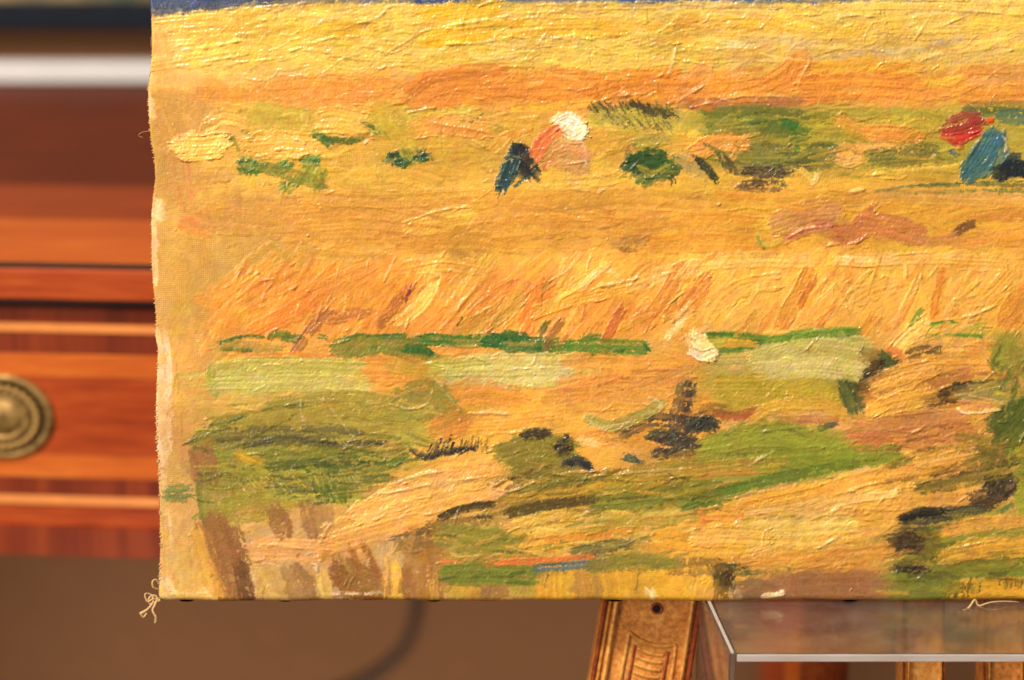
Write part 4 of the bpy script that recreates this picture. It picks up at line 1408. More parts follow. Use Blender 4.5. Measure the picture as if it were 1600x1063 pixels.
# ---- short lips and scratches of thick paint where the brush turned, with painted highlights
for _ in range(750):
    x = rng.uniform(330, 1700); y = rng.uniform(-20, 900)
    yi = int((y - Y0) / G); xi = int((x - X0) / G)
    if T[yi, xi] < 0.70 or (300 < y < 400 and rng.random() < 0.7): continue
    a = math.radians(flow(x, y) + rng.normal(8, 24)); L = rng.uniform(4, 22)
    cx, cy = math.cos(a) * L, -math.sin(a) * L
    b = rng.normal(0, 0.15) * L
    cc = C[yi, xi]
    ridge_line([(x - cx, y - cy), (x - cy * 0 + b, y + b), (x + cx, y + cy)], np.clip(cc * 0.8 + 0.22, 0, 1), rng.uniform(0.9, 1.9), rng.uniform(0.5, 1.3), 0.25)

# ---- crumbs of dry paint, tinted cream as painted glints
for _ in range(520):
    x = rng.uniform(260, 1640); y = rng.uniform(5, 930)
    a = rng.uniform(0, 3.1); L = rng.uniform(0.5, 2.2)
    ridge_line([(x - math.cos(a) * L, y - math.sin(a) * L), (x + math.cos(a) * L, y + math.sin(a) * L)], hx('f8dcae'), rng.uniform(0.9, 1.5), rng.uniform(0.6, 1.5), 0.55)

# ---- fine stipple of drying paint, fuller where the paint is thick
H += T * T * (0.10 * full(NF) + 0.10 * full(NM)) + 0.06 * full(NF)
H += 0.35 * full(NL) * 0.5
C = np.clip(C, 0.0, 1.0)

# ---- canvas outline: hand-cut, slightly wavy
EDGE = np.array([(-330, 229), (-100, 232), (0, 234), (30, 236), (75, 237), (110, 235), (140, 231), (180, 232), (215, 235), (245, 240), (280, 242), (310, 238),
                 (340, 236), (400, 236), (440, 238), (470, 241), (500, 243), (525, 242), (545, 246), (600, 244), (640, 243), (700, 244), (720, 246),
                 (780, 248), (830, 249), (850, 250), (900, 248), (930, 247), (950, 252)], float)
cols = np.concatenate([np.arange(0, int((1640 - X0) / G)), np.arange(int((1640 - X0) / G), NX, 4)])
r_top = int((-20 - Y0) / G); r_bot = int((940 - Y0) / G)
rows = np.concatenate([np.arange(0, r_top, 4), np.arange(r_top, r_bot + 1)])
U = XX[np.ix_(rows, cols)].astype(np.float64).copy(); V = YY[np.ix_(rows, cols)].astype(np.float64).copy()
Hh = H[np.ix_(rows, cols)].astype(np.float64).copy()
ev = np.interp(V[:, 0], EDGE[:, 0], EDGE[:, 1]) + 0.35 * rng.standard_normal(len(rows)) + 0.4 * np.sin(V[:, 0] * 1.9)
U += (ev - X0)[:, None] * np.exp(-(U - X0) / 38.0)
bot = 0.8 * np.sin(U[-1] / 53.0) + 0.5 * np.sin(U[-1] / 17.0) - (U[-1] - 250) / 1350 * 2.2 + 0.8
V += bot[None, :] * np.exp(-(940 - V) / 14.0)
# edges roll back over the stretcher
PXM = DIST / FPX
def roll(e, r):
    e = np.clip(e, 0, r)
    return r - np.sqrt(np.maximum(r * r - (r - e) ** 2, 0))
back = np.maximum(roll(U - ev[:, None], 3.0), roll(940 + bot[None, :] - V, 9.0))
sag = 1.6 * np.sin(V / 210.0 + U / 340.0)                      # slack of the old linen
POS = on_plane(U, V, P0, CN)
OFF = (Hh * 1.15 - back * 1.0 + sag - 1.6) * PXM
POS = POS + OFF[..., None] * CN
ORG = on_plane(np.array(800.0), np.array(940.0), P0, CN)       # foot of the painting
POS -= ORG

nr, nc = U.shape
du = np.gradient(POS, axis=1); dv = np.gradient(POS, axis=0)
NRM = np.cross(du, dv); NRM /= np.linalg.norm(NRM, axis=-1, keepdims=True) + 1e-12
if NRM[nr // 2, nc // 2] @ CN < 0: NRM = -NRM
ALB = np.array([0.98, 0.92, 0.82], np.float32)
CC = np.empty((nr, nc, 4), np.float32)
CC[..., :3] = s2l(C[np.ix_(rows, cols)]) * ALB
CC[..., 3] = np.clip(1.0 - T[np.ix_(rows, cols)], 0, 1)
LB = LAB[np.ix_(rows, cols)]
fl_lab = LB[:-1, :-1].ravel()
idx = np.arange(nr * nc).reshape(nr, nc)
quads = np.stack([idx[1:, :-1].ravel(), idx[1:, 1:].ravel(), idx[:-1, 1:].ravel(), idx[:-1, :-1].ravel()], -1)
POSf = POS.reshape(-1, 3).astype(np.float32); CCf = CC.reshape(-1, 4); NRf = NRM.reshape(-1, 3).astype(np.float32)
paint_mat = paint_material()

painting = thing('painting', 'unframed oil painting of a golden field with stooping figures on frayed canvas', 'painting', ORG)
def patch(name, sel, parent):
    q = quads[sel]
    used = np.unique(q)
    remap = np.zeros(nr * nc, np.int32); remap[used] = np.arange(len(used))
    q = remap[q]
    me = bpy.data.meshes.new(name)
    me.vertices.add(len(used)); me.vertices.foreach_set('co', POSf[used].ravel())
    me.loops.add(q.size); me.loops.foreach_set('vertex_index', q.ravel().astype(np.int32))
    me.polygons.add(len(q)); me.polygons.foreach_set('loop_start', np.arange(0, q.size, 4, dtype=np.int32))
    me.update(calc_edges=True)
    at = me.color_attributes.new('paint', 'FLOAT_COLOR', 'POINT')
    at.data.foreach_set('color', CCf[used].ravel())
    me.polygons.foreach_set('use_smooth', np.ones(len(q), bool))
    if name != 'paint_layer' :
        try:
            me.normals_split_custom_set_from_vertices(NRf[used])
        except Exception as e:
            print('normals', e)
    return link(name, me, paint_mat, parent)

# a stroke broken into separate pieces becomes one part per piece
lg = fl_lab.reshape(nr - 1, nc - 1)
for i in range(1, len(LABELS)):
    if LABELS[i][0] in 'LR': continue
    ys, xs = np.nonzero(lg == i)
    if len(ys) < 70:
        lg[ys, xs] = 0
        continue
    ya_, yb_, xa_, xb_ = ys.min(), ys.max() + 1, xs.min(), xs.max() + 1
    sub = lg[ya_:yb_, xa_:xb_]
    left = np.pad(sub == i, 1)
    first = True
    for _k in range(20):
        if left.sum() < 70: break
        sy, sx = np.nonzero(left)
        pick = rng.integers(len(sy))
        m = np.zeros_like(left); m[sy[pick], sx[pick]] = True
        while True:
            g = m.copy()
            g[1:] |= m[:-1]; g[:-1] |= m[1:]; g[:, 1:] |= m[:, :-1]; g[:, :-1] |= m[:, 1:]
            g &= left
            if g.sum() == m.sum(): break
            m = g
        left &= ~m
        mm = m[1:-1, 1:-1]
        if mm.sum() < 70: sub[mm] = 0
        elif first: first = False
        else: sub[mm] = lab_id('brush_stroke')
    sub[left[1:-1, 1:-1]] = 0
fl_lab = lg.ravel()
counts = np.bincount(fl_lab, minlength=len(LABELS))
for i, nm_ in enumerate(LABELS):
    if i and counts[i] < 70: fl_lab[fl_lab == i] = 0
patch('paint_layer', fl_lab == 0, painting)
order = np.argsort(fl_lab, kind='stable'); sl = fl_lab[order]
starts = np.searchsorted(sl, np.arange(len(LABELS))); ends = np.searchsorted(sl, np.arange(len(LABELS)), side='right')
figs = {}
for i, nm_ in enumerate(LABELS):
    if i == 0 or ends[i] - starts[i] == 0: continue
    sel = order[starts[i]:ends[i]]
    if nm_[0] in 'LR':
        side = nm_[0]; sub = nm_.split('/')[1]
        if side not in figs:
            # the first piece of the figure carries the rest
            o = patch('painted_figure', sel, painting)
            o['label'] = ('painted stooping figure in white hat and dark trousers' if side == 'L' else 'painted stooping figure in red cap and blue smock')
            figs[side] = o
        else:
            patch(sub, sel, figs[side])
    else:
        patch('brush_stroke', sel, painting)
print('paint parts', len(LABELS), 'quads', len(quads))

# ---- turned-over canvas sides, stretcher, tacks, loose threads
linen = plain('raw_linen', rgb(232, 200, 150), 0.85, 0.0, 900.0, 0.2, 0.4)
DEPTH = 0.017
def strip(name, line):
    line = np.asarray(line); n = len(line)
    vs = []; fs = []
    for j, t_ in enumerate((0.0, 0.4, 1.0)):
        for p in line: vs.append(tuple(p - CN * DEPTH * t_))
    for j in range(2):
        for i in range(n - 1):
            fs.append((j * n + i, j * n + i + 1, (j + 1) * n + i + 1, (j + 1) * n + i))
    me = bpy.data.meshes.new(name); me.from_pydata(vs, [], fs)
    return me
link('canvas_turnover', strip('canvas_turnover', POS[-1, ::6]), linen, painting)
link('canvas_turnover', strip('canvas_turnover', POS[::6, 0]), linen, painting)
link('canvas_turnover', strip('canvas_turnover', POS[::6, -1]), linen, painting)
link('canvas_turnover', strip('canvas_turnover', POS[0, ::6]), linen, painting)
pine = wood('stretcher_pine', rgb(120, 85, 50), rgb(160, 118, 72), rgb(185, 140, 90), (4, 40, 40), 0.6, 0.0)
xl, xr = POS[nr // 2, 0, 0] + 0.004, POS[nr // 2, -1, 0] - 0.004
zt = np.linalg.norm(POS[0, nc // 2]) - 0.004
def bar(x0, x1, s0, s1):
    bm = box_bm(x0, x1, 0.005, 0.016, s0, s1, 0.001)
    for v in bm.verts:
        c_ = v.co.copy()
        v.co = Vector((c_.x, c_.z * CU[1] - CN[1] * c_.y, c_.z * CU[2] - CN[2] * c_.y))
    return bm
for a_ in ((xl, xr, 0.003, 0.045), (xl, xr, zt - 0.045, zt - 0.003), (xl, xl + 0.042, 0.0455, zt - 0.0455), (xr - 0.042, xr, 0.0455, zt - 0.0455)):
    link('stretcher_bar', bm_mesh('stretcher_bar', bar(*a_)), pine, painting)

def local_px(u, v, out=0.0):
    return on_plane(np.array(float(u)), np.array(float(v)), P0, CN) + CN * out - ORG
dark_iron = plain('dark_iron', (0.03, 0.024, 0.02, 1), 0.4, 0.8, 300.0, 0.4, 0.2)
brassy = plain('pale_brass', rgb(215, 180, 120), 0.35, 0.7, 300.0, 0.3, 0.2)
def tack(u, v, nrm, mat):
    bm = bmesh.new()
    bmesh.ops.create_uvsphere(bm, u_segments=14, v_segments=8, radius=1.0)
    bmesh.ops.delete(bm, geom=[v_ for v_ in bm.verts if v_.co.z < -0.2], context='VERTS')
    nv = Vector(nrm); rot = nv.to_track_quat('Z', 'Y').to_matrix()
    p = Vector(local_px(u, v, -0.0045))
    for v_ in bm.verts:
        v_.co = rot @ Vector((v_.co.x * 0.0034, v_.co.y * 0.0034, v_.co.z * 0.0007)) + p
    link('tack', bm_mesh('tack', bm, True), mat, painting)
for u, m_ in ((290, dark_iron), (445, dark_iron), (678, dark_iron), (962, dark_iron), (1330, dark_iron)):
    tack(u, 940.5, tuple(-CU), m_)
for (u, v, m_) in ((236.5, 66, brassy), (242.5, 290, dark_iron), (246, 578, dark_iron), (250, 834, brassy)):
    tack(u - 0.5, v, (-1, 0, 0), m_)

thread_mat = plain('frayed_thread', rgb(212, 172, 116), 0.9, 0.0, 1200.0, 0.25, 0.5)
def thread(pts, rad):
    P = [local_px(u, v, o) for (u, v, o) in pts]
    link('loose_thread', tube_mesh('loose_thread', P, [r * 0.001 for r in rad], 7, 6), thread_mat, painting)
thread([(248, 938, .000), (240, 935, .002), (232, 938, .003), (228, 928, .003), (231, 926, .002), (238, 930, .001), (240, 940, .002), (232, 950, .003), (221, 957, .003)], [.5, .45, .4, .35, .35, .4, .5, .55, .8])
thread([(246, 934, .0), (243, 944, .002), (240, 952, .003), (245, 962, .003), (244, 972, .002)], [.8, .6, .5, .55, .7])
thread([(247, 922, -.001), (240, 917, .001), (239, 908, .001), (244, 906, .0), (248, 914, -.001)], [.4, .45, .4, .4, .4])
thread([(250, 938, .0), (243, 940, .001), (237, 943, .002), (233, 936, .002), (238, 930, .001), (245, 932, .0)], [.9, .8, .6, .5, .5, .6])
thread([(231, 956, .003), (226, 962, .003), (221, 956, .004)], [.5, .5, .35])
thread([(1502, 958, .004), (1512, 946, .004), (1522, 936, .002), (1528, 945, .002), (1546, 940, .002), (1570, 939, .001), (1592, 941, .000)], [.75, .6, .5, .45, .35, .28, .2])
thread([(1526, 943, .002), (1535, 952, .004), (1550, 955, .004), (1575, 948, .002)], [.25, .2, .18, .14])
thread([(233, 205, .0), (222, 207, .001), (217, 212, .001), (224, 215, .001)], [.10, .08, .08, .06])
for i in range(90):
    v = rng.uniform(130, 260) if i < 36 else rng.uniform(340, 930)
    e = float(np.interp(v, EDGE[:, 0], EDGE[:, 1]))
    thread([(e + 2.5, v, -0.0006), (e - rng.uniform(0.3, 2.2), v + rng.uniform(-1.5, 1.5), -0.0004)], [.28, .16])

# ==================================================================
#  EASEL with carved gilt uprights
# ==================================================================
def gilt_material(name, a, b, c):
    t = NT(name)
    v = t.coords()
    n1 = t.noise(v, 420.0, 6, 0.7)
    n2 = t.noise(v, 45.0, 4, 0.6)
    f = t.math('ADD', t.math('MULTIPLY', n1, 0.65), t.math('MULTIPLY', n2, 0.35))
    t.l(t.ramp(f, [(0.34, a), (0.50, b), (0.64, c)]), t.b.inputs['Base Color'])
    t.b.inputs['Metallic'].default_value = 0.12
    t.b.inputs['Roughness'].default_value = 0.42
    t.l(t.bump(n1, 0.35, 0.0005), t.b.inputs['Normal'])
    return t.m
gilt = gilt_material('worn_gilt_wood', rgb(150, 78, 28), rgb(228, 146, 62), rgb(252, 196, 104))
gilt_hi = gilt_material('bright_gilt_edge', rgb(158, 88, 30), rgb(230, 160, 70), rgb(250, 200, 110))
bole = gilt_material('red_bole_edge', rgb(96, 34, 12), rgb(160, 68, 26), rgb(206, 112, 44))
hole_mat = plain('painted_hole_shade', (0.008, 0.005, 0.004, 1), 0.9)
EO = 0.024                                        # distance of the uprights' faces behind the canvas front
EP = P0 - CN * EO
easel = thing('easel', 'gilded carved wooden easel standing behind the canvas', 'easel', (0.1, 0.85, 0.0))
EB = np.array([0.1, 0.85, 0.0])
def epx(u, v, out=0.0):
    return on_plane(np.array(float(u)), np.array(float(v)), EP, CN) + CN * out - EB

def extrude_profile(a0, a1, prof, depth):
    """a moulded bar between two px end lines; prof: list of (fraction across, height)"""
    (ul0, ur0, v0), (ul1, ur1, v1) = a0, a1
    vs = []; fs = []
    n = len(prof)
    for (ul, ur, v) in ((ul0, ur0, v0), (ul1, ur1, v1)):
        for f, hgt in prof: vs.append(tuple(epx(ul + (ur - ul) * f, v, hgt)))
        vs.append(tuple(epx(ur, v, -depth))); vs.append(tuple(epx(ul, v, -depth)))
    m = n + 2
    for i in range(m):
        j = (i + 1) % m
        fs.append((i, j, m + j, m + i))
    fs.append(tuple(range(m - 1, -1, -1))); fs.append(tuple(range(m, 2 * m)))
    me = bpy.data.meshes.new('moulding'); me.from_pydata(vs, [], fs)
    bm = bmesh.new(); bm.from_mesh(me); bmesh.ops.recalc_face_normals(bm, faces=list(bm.faces)); bm.to_mesh(me); bm.free()
    return me
def bead(n=7, hgt=0.0016, base=0.0):
    return [(0.5 - 0.5 * math.cos(math.pi * i / (n - 1)), base + hgt * math.sin(math.pi * i / (n - 1))) for i in range(n)]

def upright(name, l0, r0, l1, r1, v0, v1):
    """core board plus two beads down each side"""
    w0 = r0 - l0; w1 = r1 - l1
    def band(nm, fa, fb, prof, mat, dep=0.012):
        me = extrude_profile((l0 + w0 * fa, l0 + w0 * fb, v0), (l1 + w1 * fa, l1 + w1 * fb, v1), prof, dep)
        for p in me.polygons: p.use_smooth = False
        return link(nm, me, mat, core)
    me = extrude_profile((l0, r0, v0), (l1, r1, v1), [(0, 0.0), (1, 0.0)], 0.018)
    core = link(name, me, gilt, easel)
    band('moulding', 0.005, 0.045, bead(6, 0.0022, 0.0004), bole)
    band('moulding', 0.055, 0.090, bead(6, 0.0018, 0.0004), gilt_hi)
    band('moulding', 0.105, 0.165, bead(7, 0.0026, 0.0004), gilt_hi)
    band('moulding', 0.860, 0.915, bead(7, 0.0026, 0.0004), gilt_hi)
    band('moulding', 0.930, 0.985, bead(6, 0.0020, 0.0004), bole)
    return core
# px lines: top well up behind the canvas, bottom far below the frame
def lerp_line(va, ua, vb, ub, v): return ua + (ub - ua) * (v - va) / (vb - va)
VT, VB = 300.0, 3600.0
left_up = upright('upright', lerp_line(940, 942, 1063, 921, VT), lerp_line(940, 1100, 1063, 1081, VT),
                  lerp_line(940, 942, 1063, 921, VB), lerp_line(940, 1100, 1063, 1081, VB), VT, VB)
mid_up = upright('upright', 1411, 1478, 1405, 1474, VT, VB)
right_up = upright('upright', 1536, 1604, 1534, 1602, VT, VB)
def rail(v0, v1, u0, u1):
    me = extrude_profile((u0, u1, v0), (u0, u1, v1), [(0, 0.004), (1, 0.004)], 0.026)
    link('cross_rail', me, gilt, easel)
rail(2150, 2260, 840, 1700)
rail(310, 400, 1000, 1640)
# hole near the upright's top: a black disc stands in for its shade
bm = bmesh.new()
bmesh.ops.create_cone(bm, cap_ends=True, segments=20, radius1=0.0020, radius2=0.0020, depth=0.0006)
rot = Vector(CN).to_track_quat('Z', 'Y').to_matrix()
pc = Vector(epx(1026, 951, 0.0003))
for v_ in bm.verts: v_.co = rot @ v_.co + pc
link('peg_hole_shade', bm_mesh('peg_hole_shade', bm), hole_mat, left_up)
bm = bmesh.new()
vsr = []
for i in range(24):
    a_ = 2 * math.pi * i / 24
    for (r_, h_) in ((0.0019, 0.0008), (0.0024, 0.0012), (0.0029, 0.0002)):
        vsr.append(bm.verts.new(rot @ Vector((r_ * math.cos(a_), r_ * math.sin(a_), h_)) + Vector(epx(1026, 951, 0.0))))
for i in range(24):
    j = (i + 1) % 24
    for k_ in range(2): bm.faces.new((vsr[i * 3 + k_], vsr[i * 3 + k_ + 1], vsr[j * 3 + k_ + 1], vsr[j * 3 + k_]))
link('hole_rim', bm_mesh('hole_rim', bm, True), bole, left_up)
# carved cartouche: curved lip, frame, and a ladder of carved bars
def carve(name, pts, r, mat=gilt_hi):
    P = [epx(u, v, 0.0004) for u, v in pts]
    return link(name, tube_mesh(name, P, r, 8, 6), mat, left_up)
carve('carved_lip', [(983, 987), (990, 994), (1005, 1003), (1022, 1008), (1040, 1009), (1056, 1007)], [.0007, .0010, .0012, .0012, .0011, .0008])
carve('carved_frame', [(983, 988), (978, 1015), (972, 1045), (966, 1080), (955, 1140)], .0010)
carve('carved_frame', [(1055, 1009), (1053, 1030), (1048, 1060), (1040, 1100), (1030, 1140)], .0009)
carve('carved_frame', [(992, 1008), (988, 1030), (983, 1058), (975, 1100), (966, 1140)], .0006, bole)
carve('carved_frame', [(1044, 1018), (1040, 1040), (1035, 1066), (1026, 1110), (1018, 1140)], .0006, bole)
for i in range(10):
    v = 1013 + i * 12.3; sh = -0.19 * (v - 1013)
    carve('carved_bar', [(996 + sh, v), (1008 + sh, v + 5 - i * 0.3), (1022 + sh, v + 9 - i * 0.5), (1037 + sh, v + 11 - i * 0.7)], [.0006, .0009, .0009, .0006])
# prop leg behind
pp = [np.array([0.165, 1.125, 1.06]) - EB, np.array([0.165, 1.30, 0.0]) - EB]
link('prop_leg', tube_mesh('prop_leg', [pp[0], (pp[0] + pp[1]) / 2, pp[1]], 0.013, 10, 4), bole, easel)

# ==================================================================
#  ACRYLIC RISER under the canvas
# ==================================================================
acr = NT('clear_acrylic')
v = acr.coords()
sc1 = acr.noise(v, 90.0, 5, 0.7)
sc2 = acr.noise(acr.coords((1, 0.15, 1)), 700.0, 4, 0.7)
acr.b.inputs['Base Color'].default_value = (0.97, 0.88, 0.80, 1)
acr.l(acr.math('MULTIPLY_ADD', sc1, -0.14, 1.03), acr.b.inputs['Transmission Weight'])   # dust and fine scratches
acr.b.inputs['IOR'].default_value = 1.49
rr = acr.math('MULTIPLY_ADD', sc1, 0.10, 0.0)
acr.l(rr, acr.b.inputs['Roughness'])
acr.l(acr.bump(acr.math('ADD', sc2, sc1), 0.10, 0.0002), acr.b.inputs['Normal'])
edge_m = NT('polished_acrylic_edge')
edge_m.b.inputs['Base Color'].default_value = (0.93, 0.88, 0.84, 1)
edge_m.b.inputs['Transmission Weight'].default_value = 0.5
edge_m.b.inputs['Roughness'].default_value = 0.35
edge_m.l(edge_m.ramp(edge_m.noise(edge_m.coords((6, 40, 40)), 8.0, 3), [(0.3, (0.84, 0.70, 0.60, 1)), (0.7, (0.98, 0.90, 0.84, 1))]), edge_m.b.inputs['Base Color'])
zp = ORG[2] - 0.0012                                # the plate's upper face, just under the canvas
pz = np.array([0, 0, zp]); nz = np.array([0, 0, 1.0])
bl = on_plane(np.array(1104.0), np.array(943.0), pz, nz)
frl = on_plane(np.array(1140.0), np.array(1022.0), pz, nz)
xl0, yb0 = bl[0], bl[1]; xf0, yf0 = frl[0], frl[1]
TH = 0.0031
riser = thing('acrylic_riser', 'clear acrylic riser under the lower right edge of the canvas', 'riser', (xl0, yb0, zp - 0.25))
RB = np.array([xl0, yb0, zp - 0.25])
def prism(name, poly, z0, z1, mat, bev=0.0006):
    bm = bmesh.new()
    a_ = [bm.verts.new((x - RB[0], y - RB[1], z0 - RB[2])) for x, y in poly]
    b_ = [bm.verts.new((x - RB[0], y - RB[1], z1 - RB[2])) for x, y in poly]
    n = len(poly)
    for i in range(n):
        j = (i + 1) % n
        bm.faces.new((a_[i], a_[j], b_[j], b_[i]))
    bm.faces.new(a_[::-1]); bm.faces.new(b_)
    bmesh.ops.recalc_face_normals(bm, faces=list(bm.faces))
    if bev: bmesh.ops.bevel(bm, geom=list(bm.edges), offset=bev, segments=2, affect='EDGES', profile=0.5)
    return link(name, bm_mesh(name, bm), mat, riser)
xrr = 0.34; yback = yb0 + 0.022
slope = (xf0 - xl0) / (yf0 - yb0)
def xe(y, inset=0.0): return xl0 + (y - yb0) * slope + inset
prism('top_plate', [(xe(yback, TH), yback), (xrr, yback), (xrr, yf0 + 0.0004), (xe(yf0, TH), yf0 + 0.0004)], zp - TH, zp, acr.m, 0.0004)
prism('side_panel', [(xe(yback, -0.0002), yback), (xe(yback, TH - 0.0002), yback), (xe(yf0, TH - 0.0002), yf0), (xe(yf0, -0.0002), yf0)], zp - 0.25, zp, acr.m, 0.0005)
prism('side_panel', [(xrr + 0.0002, yback), (xrr + TH, yback), (xrr + TH, yf0), (xrr + 0.0002, yf0)], zp - 0.25, zp, acr.m, 0.0005)
prism('front_edge', [(xe(yf0, TH), yf0 - 0.0001), (xrr, yf0 - 0.0001), (xrr, yf0 - 0.0012), (xe(yf0, TH), yf0 - 0.0012)], zp - TH, zp, edge_m.m, 0.0003)
prism('side_edge', [(xe(yback, 0.0006), yback), (xe(yback, TH - 0.0012), yback), (xe(yf0, TH - 0.0012), yf0), (xe(yf0, 0.0006), yf0)], zp + 0.0001, zp + 0.0009, edge_m.m, 0.0002)

# ==================================================================
#  SIDEBOARD behind, its drawer, and what is behind it
# ==================================================================
ROT = math.radians(-4.5)
mah = wood('red_mahogany', rgb(140, 48, 14), rgb(178, 70, 22), rgb(202, 92, 32), (5, 70, 70), 0.28, 0.4, 5.0)
mah_top = wood('mahogany_top', rgb(78, 24, 8), rgb(106, 36, 11), rgb(130, 50, 15), (3, 50, 50), 0.6, 0.1, 4.0)
satin = wood('satinwood_band', rgb(190, 84, 26), rgb(216, 106, 34), rgb(230, 128, 48), (4, 60, 60), 0.3, 0.4, 5.0)
fronttone = wood('front_top_tone', rgb(176, 68, 18), rgb(206, 92, 24), rgb(226, 116, 34), (3, 50, 50), 0.3, 0.4, 4.0)
cross = wood('crossbanding_dark', rgb(98, 34, 14), rgb(134, 50, 20), rgb(164, 70, 28), (60, 6, 3), 0.3, 0.4, 1.2)
string = plain('boxwood_stringing', rgb(244, 150, 74), 0.35, 0, 60.0, 0.1, 0.0)
ebony_and_shade = plain('black_stringing_and_shade', (0.012, 0.007, 0.005, 1), 0.4, 0, 60.0, 0.2, 0.0)  # inlay line, and painted shade under the top
brass = NT('aged_brass')
bn = brass.noise(brass.coords(), 160.0, 4)
brass.l(brass.ramp(bn, [(0.35, rgb(120, 90, 46)), (0.65, rgb(200, 160, 92))]), brass.b.inputs['Base Color'])
brass.b.inputs['Metallic'].default_value = 0.6
brass.b.inputs['Roughness'].default_value = 0.52
dark_brass = plain('dark_brass_recess', rgb(74, 52, 28), 0.6, 0.6, 200.0, 0.3, 0.0)

fwd = rays(np.array(120.0), np.array(650.0)); SP = CAM + fwd * 1.30          # a point on the drawer front
SNv = np.array([math.sin(ROT), -math.cos(ROT), 0.0])                          # front normal
SX = np.array([math.cos(ROT), math.sin(ROT), 0.0])
SYv = -SNv
S0 = np.array([SP[0], SP[1], 0.0])
sideboard = thing('sideboard', 'blurred inlaid mahogany sideboard with a banded drawer behind the canvas', 'sideboard', S0, ROT)
def spx(u, v, out=0.0):
    """photo pixel to the sideboard's own x, z on a plane 'out' in front of the drawer"""
    p = on_plane(np.array(float(u)), np.array(float(v)), SP + SNv * out, SNv) - S0
    return float(p @ SX), float(p[2])
def zof(v, out=0.0): return spx(120, v, out)[1]
xL = spx(-1150, 650)[0]; xR = spx(1322, 650)[0]
OV = 0.008
ztop = zof(416, OV)
DEP = 0.52
# top: three tones, dark at the back to orange in front; stringing, moulded edge
midtone = wood('mid_top_tone', rgb(132, 46, 14), rgb(160, 62, 20), rgb(182, 80, 28), (3, 50, 50), 0.5, 0.2, 4.0)
box('top_panel', mah_top, sideboard, xL - 0.01, xR + 0.01, 0.1852, DEP, ztop - 0.018, ztop)
box('top_tone_strip', midtone, sideboard, xL - 0.01, xR + 0.01, 0.0982, 0.185, ztop - 0.018, ztop)
box('top_tone_strip', fronttone, sideboard, xL - 0.01, xR + 0.01, 0.0, 0.0978, ztop - 0.018, ztop)
box('top_stringing', ebony_and_shade, sideboard, xL - 0.01, xR + 0.01, -OV + 0.0004, -0.0002, ztop - 0.0178, ztop - 0.0002)
box('top_edge', mah, sideboard, xL - 0.011, xR + 0.011, -OV - 0.003, -OV, zof(468, OV), ztop - 0.0012, 0.0012)
box('painted_overhang_shade', ebony_and_shade, sideboard, xL, xR, 0.010, 0.03, zof(486), zof(468, OV) - 0.0002)  # black strip stands in for the shade below the overhanging top
# carcase and drawer front, strip by strip
zb = zof(866)
box('carcase', mah_top, sideboard, xL, xR, 0.0302, DEP - 0.01, zb + 0.002, ztop - 0.0185)
def hstrip(name, mat, v0, v1, out, xa=xL, xb=xR):
    return box(name, mat, sideboard, xa, xb, -out, 0.03, zof(v1), zof(v0), 0.0003)
hstrip('top_rail', cross, 484, 505.5, 0.000)
hstrip('stringing', string, 506.5, 519, 0.0020)
hstrip('crossbanding', cross, 519.5, 552.5, 0.0012)
hstrip('satinwood_banding', satin, 553, 589, 0.0016)
hstrip('drawer_panel', mah, 589.5, 710.5, 0.0012)
hstrip('satinwood_banding', satin, 711, 746, 0.0016)
hstrip('crossbanding', cross, 746.5, 774, 0.0012)
hstrip('stringing', string, 774.5, 788, 0.0020)
hstrip('lower_rail', mah, 788.5, 822, 0.0006)
hstrip('base_moulding', cross, 822.5, 866, 0.0040)
# legs, square and tapering
def leg(xc, yc, w, mat):
    bm = box_bm(-w / 2, w / 2, -w / 2, w / 2, 0.0, zb + 0.0005, 0.0015)
    for v_ in bm.verts:
        k_ = 0.62 + 0.38 * min(1, v_.co.z / zb)
        v_.co.x = xc + v_.co.x * k_; v_.co.y = yc + v_.co.y * k_
    link('leg', bm_mesh('leg', bm), mat, sideboard)
for xc in (xL + 0.016, xR - 0.013):
    leg(xc, 0.018, 0.028, satin if xc > 0 else mah)
    leg(xc, DEP - 0.03, 0.028, mah)
# oval brass backplate
xc, zc = spx(6, 649); k = 1.30 / FPX
rx, rz = 82 * k, 69.5 * k
prof = [(1.0, 0.0), (1.0, 0.0014), (0.965, 0.0026), (0.90, 0.0030), (0.85, 0.0022), (0.815, 0.0012), (0.76, 0.0012), (0.62, 0.0014), (0.575, 0.0016), (0.54, 0.0030),
        (0.49, 0.0036), (0.45, 0.0030), (0.43, 0.0024), (0.38, 0.0034), (0.28, 0.0046), (0.15, 0.0054), (0.04, 0.0056)]
bm = bmesh.new(); rings = []
for f, hgt in prof:
    rings.append([bm.verts.new((xc + rx * f * math.cos(2 * math.pi * i / 64), -0.0012 - hgt, zc + rz * f * math.sin(2 * math.pi * i / 64))) for i in range(64)])
for a_, b_ in zip(rings, rings[1:]):
    for i in range(64):
        j = (i + 1) % 64
        bm.faces.new((a_[i], a_[j], b_[j], b_[i]))
bm.faces.new(rings[-1])
bmesh.ops.recalc_face_normals(bm, faces=list(bm.faces))
plate = link('handle_plate', bm_mesh('handle_plate', bm, True), brass.m, sideboard)
plate['label'] = 'oval brass plate with a beaded ring on the drawer'
bead_me = None
for i in range(28):
    a_ = 2 * math.pi * i / 28
    if bead_me is None:
        bm = bmesh.new(); bmesh.ops.create_uvsphere(bm, u_segments=8, v_segments=6, radius=1.0)
        for v_ in bm.verts: v_.co = Vector((v_.co.x * 0.0029, v_.co.y * 0.0026, v_.co.z * 0.0021))
        bead_me = bm_mesh('bead', bm, True); bead_me.materials.append(brass.m)
    o = link('bead', bead_me, None, plate)
    o.location = (xc + rx * 0.69 * math.cos(a_), -0.0044, zc + rz * 0.69 * math.sin(a_))
    o.rotation_euler = (0, -a_ + 0.9, 0)
